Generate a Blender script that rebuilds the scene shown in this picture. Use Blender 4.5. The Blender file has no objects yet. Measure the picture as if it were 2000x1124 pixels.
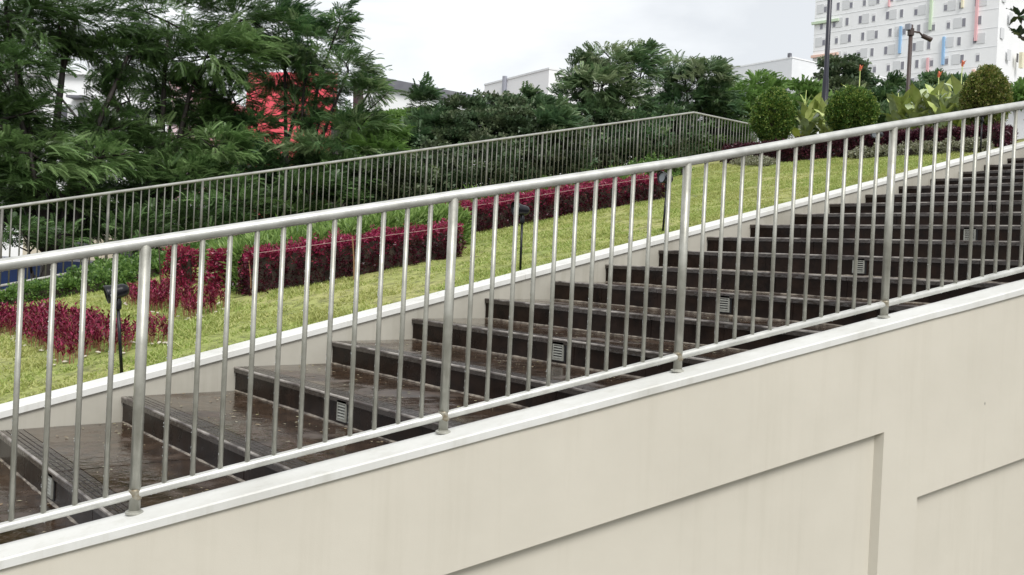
import bpy, math, random
import numpy as np
from mathutils import Vector, Matrix

# ------------------------------------------------------------------ camera, world, sun, exposure
SC = bpy.context.scene
COL = SC.collection
cam_data = bpy.data.cameras.new('camera')
cam = bpy.data.objects.new('camera', cam_data)
COL.objects.link(cam)
SC.camera = cam
cam_data.sensor_width = 36.0
cam_data.lens = 33.93
cam_data.shift_y = -0.0176
cam_data.clip_start = 0.05
cam_data.clip_end = 3000.0
EYE = 4.0
cam.matrix_world = Matrix(((0.771353, -0.029515, -0.635723, 0.0),
                           (-0.634674, 0.038011, -0.771845, 0.0),
                           (0.046946, 0.998841, 0.010588, EYE),
                           (0, 0, 0, 1)))
SUN_EL, SUN_AZ = 48.0, 197.0          # azimuth measured from +Y towards +X
world = bpy.data.worlds.new('World')
SC.world = world
world.use_nodes = True
wn, wl = world.node_tree.nodes, world.node_tree.links
wn.clear()
w_out = wn.new('ShaderNodeOutputWorld')
w_bg = wn.new('ShaderNodeBackground')
w_bg.inputs['Strength'].default_value = 0.1
w_sky = wn.new('ShaderNodeTexSky')
w_sky.sky_type = 'NISHITA'
w_sky.sun_disc = False
w_sky.sun_elevation = math.radians(SUN_EL)
w_sky.sun_rotation = math.radians(SUN_AZ)
w_tc = wn.new('ShaderNodeTexCoord')
w_map = wn.new('ShaderNodeMapping')
w_map.inputs['Scale'].default_value = (1.2, 1.2, 4.2)
w_map.inputs['Rotation'].default_value = (0.12, 0.2, 0.5)
w_n = wn.new('ShaderNodeTexNoise')
w_n.inputs['Scale'].default_value = 1.7
w_n.inputs['Detail'].default_value = 6.0
w_n.inputs['Roughness'].default_value = 0.55
w_n.inputs['Distortion'].default_value = 0.6
w_r = wn.new('ShaderNodeValToRGB')
w_r.color_ramp.elements[0].position = 0.36
w_r.color_ramp.elements[0].color = (4.75, 4.9, 5.05, 1)
w_r.color_ramp.elements[1].position = 0.60
w_r.color_ramp.elements[1].color = (6.35, 6.45, 6.5, 1)
w_mix = wn.new('ShaderNodeMixRGB')
w_mix.inputs['Fac'].default_value = 0.93
wl.new(w_tc.outputs['Generated'], w_map.inputs['Vector'])
wl.new(w_map.outputs['Vector'], w_n.inputs['Vector'])
wl.new(w_n.outputs['Fac'], w_r.inputs['Fac'])
wl.new(w_sky.outputs['Color'], w_mix.inputs['Color1'])
wl.new(w_r.outputs['Color'], w_mix.inputs['Color2'])
wl.new(w_mix.outputs['Color'], w_bg.inputs['Color'])
wl.new(w_bg.outputs['Background'], w_out.inputs['Surface'])

sun_data = bpy.data.lights.new('sun', 'SUN')
sun_data.energy = 1.5
sun_data.angle = math.radians(25)
sun_data.color = (1.0, 0.975, 0.94)
sun = bpy.data.objects.new('sun', sun_data)
COL.objects.link(sun)
sun.location = (0, 0, 60)
_e, _a = math.radians(SUN_EL), math.radians(SUN_AZ)
sun.rotation_euler = Vector((math.cos(_e) * math.sin(_a), math.cos(_e) * math.cos(_a), math.sin(_e))).to_track_quat('Z', 'Y').to_euler()

SC.view_settings.view_transform = 'Standard'
SC.view_settings.look = 'None'
SC.view_settings.gamma = 1.0
SC.view_settings.exposure = 0.82
SC.view_settings.use_curve_mapping = False

# ------------------------------------------------------------------ helpers
RNG = np.random.default_rng(7)
ORG = {}


def root(name, label, cat, loc, group=None):
    o = bpy.data.objects.new(name, None)
    COL.objects.link(o)
    o.location = loc
    o.empty_display_size = 0.2
    o['label'] = label
    o['category'] = cat
    if group:
        o['group'] = group
    ORG[o.name] = np.array(loc, float)
    return o


def tag(o, label, cat, group=None):
    o['label'] = label
    o['category'] = cat
    if group:
        o['group'] = group
    return o


def mesh_data(name, V, F, mat, smooth=False):
    """V (n,3); F an (m,k) array of equal polygons, or a list of polygons."""
    me = bpy.data.meshes.new(name)
    V = np.asarray(V, np.float32)
    if isinstance(F, np.ndarray):
        m, k = F.shape
        me.vertices.add(len(V))
        me.vertices.foreach_set('co', V.ravel())
        me.loops.add(m * k)
        me.loops.foreach_set('vertex_index', F.astype(np.int32).ravel())
        me.polygons.add(m)
        me.polygons.foreach_set('loop_start', (np.arange(m) * k).astype(np.int32))
        me.polygons.foreach_set('loop_total', np.full(m, k, np.int32))
        me.update(calc_edges=True)
    else:
        me.from_pydata([tuple(map(float, v)) for v in V], [], [tuple(map(int, f)) for f in F])
        me.update()
    if smooth:
        me.polygons.foreach_set('use_smooth', np.ones(len(me.polygons), bool))
    for mm in (mat if isinstance(mat, (list, tuple)) else [mat]):
        me.materials.append(mm)
    return me


def put(name, V, F, mat, parent=None, loc=(0, 0, 0), smooth=False):
    """One mesh object from world-space coordinates; a child shares its thing's origin."""
    org = ORG[parent.name] if parent is not None else np.array(loc, float)
    me = mesh_data(name, np.asarray(V, float) - org, F, mat, smooth)
    o = bpy.data.objects.new(name, me)
    COL.objects.link(o)
    if parent is not None:
        o.parent = parent
    else:
        o.location = loc
    ORG[o.name] = org
    return o


def inst(name, me, parent=None, loc=(0, 0, 0), rot=(0, 0, 0), scale=(1, 1, 1)):
    """An object that shares mesh data; loc is in world space."""
    o = bpy.data.objects.new(name, me)
    COL.objects.link(o)
    org = ORG[parent.name] if parent is not None else np.zeros(3)
    if parent is not None:
        o.parent = parent
    o.location = np.array(loc, float) - org
    o.rotation_euler = rot
    o.scale = scale
    ORG[o.name] = np.array(loc, float)
    return o


class MB:
    """Collects polygons of one mesh."""
    def __init__(self):
        self.V, self.F = [], []

    def add(self, V, F):
        b = len(self.V)
        self.V += [tuple(v) for v in V]
        self.F += [tuple(i + b for i in f) for f in F]
        return self

    def box(self, a, b):
        (x0, y0, z0), (x1, y1, z1) = a, b
        V = [(x, y, z) for z in (z0, z1) for y in (y0, y1) for x in (x0, x1)]
        return self.add(V, [(0, 2, 3, 1), (4, 5, 7, 6), (0, 1, 5, 4), (2, 6, 7, 3), (0, 4, 6, 2), (1, 3, 7, 5)])

    def prism(self, base, top):
        n = len(base)
        return self.add(list(base) + list(top), [tuple(range(n))[::-1], tuple(range(n, 2 * n))] +
                        [(i, (i + 1) % n, (i + 1) % n + n, i + n) for i in range(n)])

    def tube(self, P, R, n=8, cap=True):
        P = [Vector(p) for p in P]
        if not hasattr(R, '__len__'):
            R = [R] * len(P)
        b = len(self.V)
        u = None
        for i, p in enumerate(P):
            t = (P[min(i + 1, len(P) - 1)] - P[max(i - 1, 0)]).normalized()
            if u is None:
                u = t.orthogonal().normalized()
            u = (u - t * u.dot(t)).normalized()
            w = t.cross(u)
            for j in range(n):
                a = 2 * math.pi * j / n
                self.V.append(tuple(p + (u * math.cos(a) + w * math.sin(a)) * R[i]))
        for i in range(len(P) - 1):
            for j in range(n):
                k = (j + 1) % n
                self.F.append((b + i * n + j, b + i * n + k, b + (i + 1) * n + k, b + (i + 1) * n + j))
        if cap:
            self.F.append(tuple(b + j for j in range(n))[::-1])
            self.F.append(tuple(b + (len(P) - 1) * n + j for j in range(n)))
        return self

    def lathe(self, prof, c=(0, 0, 0), n=16, axis=None):
        """prof: (radius, height) pairs turned about an axis through c."""
        q = Vector(axis if axis is not None else (0, 0, 1)).to_track_quat('Z', 'Y')
        b = len(self.V)
        for r, h in prof:
            for j in range(n):
                a = 2 * math.pi * j / n
                self.V.append(tuple(Vector(c) + q @ Vector((r * math.cos(a), r * math.sin(a), h))))
        for i in range(len(prof) - 1):
            for j in range(n):
                k = (j + 1) % n
                self.F.append((b + i * n + j, b + i * n + k, b + (i + 1) * n + k, b + (i + 1) * n + j))
        self.F.append(tuple(b + j for j in range(n))[::-1])
        self.F.append(tuple(b + (len(prof) - 1) * n + j for j in range(n)))
        return self

    def put(self, name, mat, parent=None, loc=(0, 0, 0), smooth=False):
        return put(name, self.V, self.F, mat, parent, loc, smooth)


# ------------------------------------------------------------------ materials
def new_mat(name):
    m = bpy.data.materials.new(name)
    m.use_nodes = True
    nt = m.node_tree
    return m, nt.nodes, nt.links, nt.nodes['Principled BSDF']


def pos_node(N, Lk, scale=(1, 1, 1)):
    g = N.new('ShaderNodeNewGeometry')
    mp = N.new('ShaderNodeMapping')
    mp.inputs['Scale'].default_value = scale
    Lk.new(g.outputs['Position'], mp.inputs['Vector'])
    return mp.outputs['Vector']


def noise(N, Lk, vec, scale, detail=4, rough=0.55):
    t = N.new('ShaderNodeTexNoise')
    t.inputs['Scale'].default_value = scale
    t.inputs['Detail'].default_value = detail
    t.inputs['Roughness'].default_value = rough
    Lk.new(vec, t.inputs['Vector'])
    return t.outputs['Fac']


def ramp(N, Lk, fac, stops):
    r = N.new('ShaderNodeValToRGB')
    el = r.color_ramp.elements
    while len(el) < len(stops):
        el.new(0.5)
    for e, (p, c) in zip(el, stops):
        e.position = p
        e.color = (*c, 1) if len(c) == 3 else c
    Lk.new(fac, r.inputs['Fac'])
    return r.outputs['Color']


def grey(v):
    return (v, v, v)


def surf(name, c1, c2=None, scale=3.0, rough=0.6, rough2=None, metal=0.0, bump=0.0, bscale=60.0, stretch=(1, 1, 1), spec=0.5, lo=0.35, hi=0.65, coat=0.0):
    m, N, Lk, P = new_mat(name)
    vec = pos_node(N, Lk, stretch)
    if c2 is None:
        c2 = c1
    fac = noise(N, Lk, vec, scale)
    Lk.new(ramp(N, Lk, fac, [(lo, c1), (hi, c2)]), P.inputs['Base Color'])
    P.inputs['Metallic'].default_value = metal
    P.inputs['Specular IOR Level'].default_value = spec
    P.inputs['Coat Weight'].default_value = coat
    P.inputs['Coat Roughness'].default_value = 0.08
    if rough2 is None:
        P.inputs['Roughness'].default_value = rough
    else:
        f2 = noise(N, Lk, vec, scale * 1.7, 5)
        Lk.new(ramp(N, Lk, f2, [(0.38, grey(rough)), (0.62, grey(rough2))]), P.inputs['Roughness'])
    if bump > 0:
        b = N.new('ShaderNodeBump')
        b.inputs['Strength'].default_value = bump
        b.inputs['Distance'].default_value = 0.004
        Lk.new(noise(N, Lk, pos_node(N, Lk), bscale, 3), b.inputs['Height'])
        Lk.new(b.outputs['Normal'], P.inputs['Normal'])
    return m


def leaf_mat(name, cols, rough=0.45, trans=0.3, patch=None, spec=0.4, tone=False):
    """Leaf colour varies from leaf to leaf; light passes through the blade."""
    m, N, Lk, P = new_mat(name)
    g = N.new('ShaderNodeNewGeometry')
    n = len(cols)
    src = g.outputs['Random Per Island']
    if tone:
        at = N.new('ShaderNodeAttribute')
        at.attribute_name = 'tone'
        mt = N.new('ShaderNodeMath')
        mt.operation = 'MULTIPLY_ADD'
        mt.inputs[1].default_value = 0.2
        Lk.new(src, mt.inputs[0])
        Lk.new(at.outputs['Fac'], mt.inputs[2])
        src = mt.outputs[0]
    col = ramp(N, Lk, src, [(i / max(n - 1, 1), c) for i, c in enumerate(cols)])
    if patch:
        fac = noise(N, Lk, pos_node(N, Lk), patch[0], 3)
        pf = ramp(N, Lk, fac, [(0.42, grey(0.0)), (0.62, grey(1.0))])
        mx = N.new('ShaderNodeMixRGB')
        mx.blend_type = 'MIX'
        mu = N.new('ShaderNodeMath')
        mu.operation = 'MULTIPLY'
        mu.inputs[1].default_value = patch[2]
        Lk.new(pf, mu.inputs[0])
        Lk.new(mu.outputs[0], mx.inputs['Fac'])
        Lk.new(col, mx.inputs['Color1'])
        mx.inputs['Color2'].default_value = (*patch[1], 1)
        col = mx.outputs['Color']
    Lk.new(col, P.inputs['Base Color'])
    P.inputs['Roughness'].default_value = rough
    P.inputs['Specular IOR Level'].default_value = spec
    t = N.new('ShaderNodeBsdfTranslucent')
    Lk.new(col, t.inputs['Color'])
    ms = N.new('ShaderNodeMixShader')
    ms.inputs['Fac'].default_value = trans
    Lk.new(P.outputs['BSDF'], ms.inputs[1])
    Lk.new(t.outputs['BSDF'], ms.inputs[2])
    Lk.new(ms.outputs['Shader'], N['Material Output'].inputs['Surface'])
    return m


def plaster(name, c, stain, streak=0.5):
    """Painted render: broad mottling, faint vertical run marks, fine grain."""
    m, N, Lk, P = new_mat(name)
    a = noise(N, Lk, pos_node(N, Lk), 1.1, 6, 0.6)
    col = ramp(N, Lk, a, [(0.3, stain), (0.55, c), (0.8, tuple(min(1, v * 1.03) for v in c))])
    s = noise(N, Lk, pos_node(N, Lk, (9, 9, 0.5)), 1.0, 4, 0.65)
    sf = ramp(N, Lk, s, [(0.52, grey(0.0)), (0.78, grey(streak))])
    mx = N.new('ShaderNodeMixRGB')
    mx.blend_type = 'MULTIPLY'
    mx.inputs['Color2'].default_value = (0.8, 0.79, 0.75, 1)
    Lk.new(sf, mx.inputs['Fac'])
    Lk.new(col, mx.inputs['Color1'])
    vo = N.new('ShaderNodeTexVoronoi')
    vo.inputs['Scale'].default_value = 2.3
    Lk.new(pos_node(N, Lk, (1, 1, 0.7)), vo.inputs['Vector'])
    spk = ramp(N, Lk, vo.outputs['Distance'], [(0.008, grey(0.35)), (0.02, grey(1.0))])
    mk = N.new('ShaderNodeMixRGB')
    mk.blend_type = 'MULTIPLY'
    mk.inputs['Fac'].default_value = 0.8
    Lk.new(mx.outputs['Color'], mk.inputs['Color1'])
    Lk.new(spk, mk.inputs['Color2'])
    Lk.new(mk.outputs['Color'], P.inputs['Base Color'])
    P.inputs['Roughness'].default_value = 0.55
    P.inputs['Specular IOR Level'].default_value = 0.35
    b = N.new('ShaderNodeBump')
    b.inputs['Strength'].default_value = 0.18
    b.inputs['Distance'].default_value = 0.003
    Lk.new(noise(N, Lk, pos_node(N, Lk), 240, 3), b.inputs['Height'])
    b2 = N.new('ShaderNodeBump')
    b2.inputs['Strength'].default_value = 0.12
    b2.inputs['Distance'].default_value = 0.02
    Lk.new(noise(N, Lk, pos_node(N, Lk), 5, 3), b2.inputs['Height'])
    Lk.new(b.outputs['Normal'], b2.inputs['Normal'])
    Lk.new(b2.outputs['Normal'], P.inputs['Normal'])
    return m


def wet_tile(name, dry, wet, spec=0.5, rg=(0.05, 0.16, 0.5), bmp=(0.25, 0.002, 45)):
    """Dark stone tile, rain-wet: puddles are smooth, the rest satin."""
    m, N, Lk, P = new_mat(name)
    big = noise(N, Lk, pos_node(N, Lk), 2.1, 4, 0.5)
    mid = noise(N, Lk, pos_node(N, Lk), 9.0, 5, 0.6)
    add = N.new('ShaderNodeMath')
    add.operation = 'MULTIPLY_ADD'
    add.inputs[1].default_value = 0.35
    Lk.new(mid, add.inputs[0])
    Lk.new(big, add.inputs[2])
    Lk.new(ramp(N, Lk, mid, [(0.3, wet), (0.7, dry)]), P.inputs['Base Color'])
    Lk.new(ramp(N, Lk, add.outputs[0], [(0.60, grey(rg[0])), (0.72, grey(rg[1])), (0.86, grey(rg[2]))]), P.inputs['Roughness'])
    P.inputs['Specular IOR Level'].default_value = spec
    b = N.new('ShaderNodeBump')
    b.inputs['Strength'].default_value = bmp[0]
    b.inputs['Distance'].default_value = bmp[1]
    Lk.new(noise(N, Lk, pos_node(N, Lk), bmp[2], 4), b.inputs['Height'])
    Lk.new(b.outputs['Normal'], P.inputs['Normal'])
    return m


M = {}
M['render'] = plaster('cream_render', (0.615, 0.578, 0.495), (0.575, 0.54, 0.46), 0.3)
M['render_grey'] = plaster('grey_cream_render', (0.455, 0.435, 0.375), (0.34, 0.325, 0.275), 0.8)
M['white_cap'] = plaster('white_coping_paint', (0.69, 0.69, 0.66), (0.55, 0.545, 0.505), 0.75)
M['steel'] = surf('wet_stainless_steel', (0.36, 0.355, 0.31), (0.47, 0.465, 0.415), 14.0, 0.34, 0.48, metal=0.5, bump=0.08, bscale=90)  # colour darkened to stand in for a dim, unbuilt facade it would reflect
M['steel_rail_lit'] = surf('wet_lit_stainless_handrail', (0.46, 0.46, 0.43), (0.62, 0.62, 0.59), 9.0, 0.32, 0.48, metal=0.4, bump=0.06, bscale=90)  # brighter copy of the railing steel, sky highlight painted into its colour
M['edge'] = surf('pale_edge_glint', (0.34, 0.31, 0.28), (0.06, 0.045, 0.04), 5.0, 0.35, lo=0.40, hi=0.58)  # pale colour stands in for sky reflected on the wet nosing edge
M['steel_far'] = surf('dull_painted_steel', (0.12, 0.118, 0.104), (0.18, 0.175, 0.155), 10.0, 0.4, 0.5, metal=0.2)
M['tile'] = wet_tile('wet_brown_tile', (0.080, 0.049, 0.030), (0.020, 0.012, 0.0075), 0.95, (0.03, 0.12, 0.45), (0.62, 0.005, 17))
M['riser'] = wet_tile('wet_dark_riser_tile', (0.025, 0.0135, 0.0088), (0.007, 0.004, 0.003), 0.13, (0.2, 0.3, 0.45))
M['nosing'] = wet_tile('wet_nosing_tile', (0.045, 0.032, 0.026), (0.024, 0.017, 0.014), 0.7, (0.06, 0.22, 0.4), (0.8, 0.005, 26))
M['mortar'] = surf('pale_mortar', (0.30, 0.26, 0.21), (0.07, 0.055, 0.045), 22.0, 0.45)
M['concrete'] = surf('dark_step_core', (0.03, 0.022, 0.018), (0.05, 0.04, 0.03), 5.0, 0.6)
M['black'] = surf('black_lamp_paint', (0.004, 0.0045, 0.006), (0.008, 0.009, 0.012), 8.0, 0.3, spec=0.35)
M['navy'] = surf('navy_pole_paint', (0.012, 0.012, 0.022), (0.02, 0.02, 0.035), 3.0, 0.35)
M['brownpole'] = surf('brown_pole_paint', (0.045, 0.028, 0.025), (0.07, 0.045, 0.04), 3.0, 0.5)
M['lens'] = surf('lamp_lens', (0.25, 0.27, 0.3), rough=0.1)
M['louvre'] = surf('galvanised_louvre', (0.27, 0.27, 0.235), (0.36, 0.36, 0.32), 30.0, 0.4, metal=0.3)
M['darkvoid'] = surf('dark_void', (0.01, 0.01, 0.012), rough=0.6)
M['soil'] = surf('dark_soil', (0.022, 0.016, 0.011), (0.05, 0.036, 0.024), 14.0, 0.85, bump=0.5)
M['bark'] = surf('dark_wet_bark', (0.016, 0.012, 0.010), (0.035, 0.027, 0.022), 12.0, 0.7, bump=0.6, bscale=40)
M['bark_pale'] = surf('grey_bark', (0.06, 0.052, 0.045), (0.11, 0.095, 0.08), 12.0, 0.8, bump=0.5, bscale=40)
M['weld'] = surf('stained_weld', (0.20, 0.16, 0.10), (0.36, 0.34, 0.28), 60.0, 0.5, metal=0.4)
M['bamboo'] = surf('bamboo_stake', (0.22, 0.12, 0.055), (0.30, 0.18, 0.09), 9.0, 0.6)
M['rust'] = surf('dark_stake', (0.03, 0.014, 0.012), (0.05, 0.02, 0.016), 9.0, 0.6)
M['string'] = surf('pale_string', (0.45, 0.30, 0.28), rough=0.7)
M['pebble'] = surf('white_pebble', (0.46, 0.41, 0.33), (0.60, 0.55, 0.46), 20.0, 0.6)
M['fallen'] = leaf_mat('fallen_leaf', [(0.36, 0.33, 0.16), (0.46, 0.44, 0.30), (0.30, 0.20, 0.10), (0.5, 0.48, 0.36)], 0.5, 0.1)
M['grass'] = leaf_mat('grass_blade', [(0.25, 0.345, 0.08), (0.34, 0.43, 0.115), (0.43, 0.50, 0.16), (0.53, 0.545, 0.22)], 0.5, 0.35, patch=(0.9, (0.50, 0.45, 0.19), 0.4))
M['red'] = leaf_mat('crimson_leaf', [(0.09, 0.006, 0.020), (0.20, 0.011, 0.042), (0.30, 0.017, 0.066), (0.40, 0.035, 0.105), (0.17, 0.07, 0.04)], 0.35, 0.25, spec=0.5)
M['red_top'] = leaf_mat('young_lit_magenta_leaf', [(0.10, 0.006, 0.022), (0.20, 0.011, 0.044), (0.31, 0.018, 0.075), (0.45, 0.05, 0.14), (0.16, 0.05, 0.03)], 0.33, 0.3, spec=0.5)  # young growth on hedge tops, with a highlight painted into the colour
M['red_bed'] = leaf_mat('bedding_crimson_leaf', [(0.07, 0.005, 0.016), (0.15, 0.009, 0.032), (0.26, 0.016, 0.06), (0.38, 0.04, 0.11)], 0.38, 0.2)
M['red_shade'] = leaf_mat('shaded_crimson_leaf', [(0.030, 0.005, 0.010), (0.06, 0.008, 0.018), (0.10, 0.012, 0.03)], 0.35, 0.2)  # darker copy of the crimson leaf, side shade painted into its colour
M['purple'] = leaf_mat('purple_leaf', [(0.022, 0.006, 0.012), (0.05, 0.010, 0.02), (0.085, 0.02, 0.035), (0.13, 0.035, 0.05)], 0.4, 0.2)
M['pinkstem'] = surf('pink_stem', (0.20, 0.07, 0.05), (0.30, 0.13, 0.07), 20.0, 0.6)
M['hedge_green'] = leaf_mat('strap_green_leaf', [(0.09, 0.16, 0.035), (0.16, 0.27, 0.06), (0.25, 0.38, 0.10), (0.32, 0.44, 0.15)], 0.4, 0.35)
M['low_green'] = leaf_mat('low_green_leaf', [(0.05, 0.11, 0.025), (0.11, 0.21, 0.045), (0.21, 0.33, 0.09)], 0.35, 0.3)
M['silver'] = leaf_mat('silver_leaf', [(0.13, 0.15, 0.07), (0.26, 0.27, 0.17), (0.42, 0.42, 0.33), (0.15, 0.13, 0.06)], 0.6, 0.25)
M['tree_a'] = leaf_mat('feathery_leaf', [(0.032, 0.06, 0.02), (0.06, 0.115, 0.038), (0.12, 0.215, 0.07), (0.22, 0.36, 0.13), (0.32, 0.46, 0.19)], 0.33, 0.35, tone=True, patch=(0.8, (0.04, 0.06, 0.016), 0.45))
M['tree_b'] = leaf_mat('feathery_leaf_blue', [(0.035, 0.075, 0.035), (0.065, 0.14, 0.055), (0.13, 0.245, 0.085), (0.25, 0.37, 0.16), (0.36, 0.47, 0.23)], 0.35, 0.35, tone=True, patch=(0.7, (0.035, 0.055, 0.02), 0.5))
M['tree_c'] = leaf_mat('mid_green_leaf', [(0.05, 0.10, 0.05), (0.085, 0.165, 0.075), (0.14, 0.235, 0.10), (0.26, 0.35, 0.18), (0.37, 0.44, 0.26)], 0.38, 0.35, tone=True, patch=(1.0, (0.08, 0.08, 0.035), 0.35))
M['tree_d'] = leaf_mat('light_green_leaf', [(0.08, 0.16, 0.04), (0.14, 0.25, 0.06), (0.22, 0.36, 0.10), (0.30, 0.42, 0.15)], 0.42, 0.4, tone=True)
M['shrub_dk'] = leaf_mat('dark_shrub_leaf', [(0.045, 0.08, 0.045), (0.075, 0.13, 0.065), (0.12, 0.18, 0.085), (0.22, 0.26, 0.16), (0.34, 0.38, 0.26)], 0.42, 0.25, tone=True, patch=(1.3, (0.09, 0.075, 0.04), 0.4))
M['topiary_g'] = leaf_mat('topiary_leaf', [(0.035, 0.09, 0.02), (0.08, 0.17, 0.032), (0.17, 0.27, 0.06), (0.35, 0.40, 0.10)], 0.35, 0.25)
M['topiary_y'] = leaf_mat('topiary_gold_leaf', [(0.06, 0.11, 0.022), (0.11, 0.17, 0.03), (0.19, 0.24, 0.05), (0.27, 0.24, 0.07), (0.38, 0.38, 0.17)], 0.35, 0.25)
M['canna'] = surf('canna_leaf_green', (0.34, 0.42, 0.11), (0.48, 0.53, 0.20), 5.0, 0.35)
M['canna_pale'] = surf('canna_leaf_pale', (0.32, 0.39, 0.22), (0.44, 0.50, 0.31), 5.0, 0.35)
M['orange_petal'] = surf('orange_petal', (0.75, 0.13, 0.06), (0.80, 0.25, 0.14), 12.0, 0.5)
M['bldg_white'] = surf('white_facade', (0.87, 0.875, 0.88), (0.90, 0.905, 0.91), 0.4, 0.7)
M['bldg_grey'] = surf('pale_grey_wall', (0.76, 0.775, 0.79), (0.82, 0.83, 0.84), 0.5, 0.7)
M['panel_grey'] = surf('grey_louvre_panel', (0.66, 0.67, 0.68), (0.70, 0.71, 0.72), 0.6, 0.6, stretch=(1, 1, 30))
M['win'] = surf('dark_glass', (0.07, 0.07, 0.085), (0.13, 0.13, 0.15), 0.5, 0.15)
M['win_far'] = surf('haze_washed_window_glass', (0.20, 0.20, 0.24), (0.27, 0.27, 0.30), 0.5, 0.2)  # distance haze painted in by lightening the glass colour
M['winframe'] = surf('window_frame', (0.75, 0.75, 0.76), rough=0.5)
M['winblind'] = surf('window_blind', (0.45, 0.46, 0.48), rough=0.7)
M['pipe'] = surf('grey_downpipe', (0.30, 0.31, 0.36), rough=0.5)
M['roof'] = surf('dark_roof_edge', (0.14, 0.14, 0.165), (0.20, 0.20, 0.22), 2.0, 0.6)
M['redwall'] = surf('red_facade', (0.72, 0.075, 0.10), (0.80, 0.11, 0.14), 0.8, 0.5)
M['cream'] = surf('cream_wall', (0.62, 0.55, 0.42), (0.68, 0.61, 0.49), 1.0, 0.7)
M['blue'] = surf('blue_truck_paint', (0.006, 0.03, 0.13), (0.010, 0.045, 0.18), 2.0, 0.3)
M['tyre'] = surf('tyre_rubber', (0.015, 0.015, 0.016), rough=0.8)
M['ground'] = surf('rough_ground', (0.045, 0.05, 0.025), (0.10, 0.09, 0.065), 0.35, 0.9)
M['soffit'] = surf('grey_kerb_render', (0.20, 0.185, 0.17), (0.27, 0.25, 0.23), 3.0, 0.7)
for nm, c in dict(fin_green=(0.58, 0.70, 0.52), fin_blue=(0.30, 0.50, 0.74), fin_pink=(0.80, 0.48, 0.50), fin_orange=(0.80, 0.55, 0.45), fin_yellow=(0.80, 0.75, 0.56)).items():
    M[nm] = surf(nm + '_paint', c, rough=0.6)  # fin colours are paled to paint in the haze of distance

# ------------------------------------------------------------------ the slope: one pitch for stairs, lawn and walls
X0, Z0, PITCH, KINK = 1.996, EYE - 0.967, 0.2284, 15.83
YW = 6.15                                   # stair face of the garden wall


def pitch_z(x):
    return Z0 + (min(x, KINK) - X0) * PITCH


def lawn_z(x):
    return pitch_z(x) + 0.09


pitch_zv = lambda x: Z0 + (np.minimum(x, KINK) - X0) * PITCH

# the near wall stands askew to the steps; s runs along it, t towards the stairs
NP = np.array([1.2789, 3.7876, EYE - 1.056])
ND = np.array([math.cos(-0.26398), math.sin(-0.26398)])
NN = np.array([-ND[1], ND[0]])
NSL = 0.21703


def near(s, t=0.0, dz=0.0):
    p = NP[:2] + ND * s + NN * t
    return (p[0], p[1], NP[2] + s * NSL + dz)


def near_y(x, t=0.05):
    s = (x - NP[0] - NN[0] * t) / ND[0]
    return NP[1] + s * ND[1] + NN[1] * t


# ------------------------------------------------------------------ ground and lawn
def vnoise(x, y, cell, seed):
    """Smooth random field in 0..1."""
    g = np.random.default_rng(seed).random((512, 512))
    u, v = np.asarray(x) / cell, np.asarray(y) / cell
    i, j = np.floor(u).astype(int), np.floor(v).astype(int)
    a, b = u - i, v - j
    a, b = a * a * (3 - 2 * a), b * b * (3 - 2 * b)
    i0, i1, j0, j1 = i % 512, (i + 1) % 512, j % 512, (j + 1) % 512
    return (g[i0, j0] * (1 - a) + g[i1, j0] * a) * (1 - b) + (g[i0, j1] * (1 - a) + g[i1, j1] * a) * b


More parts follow.
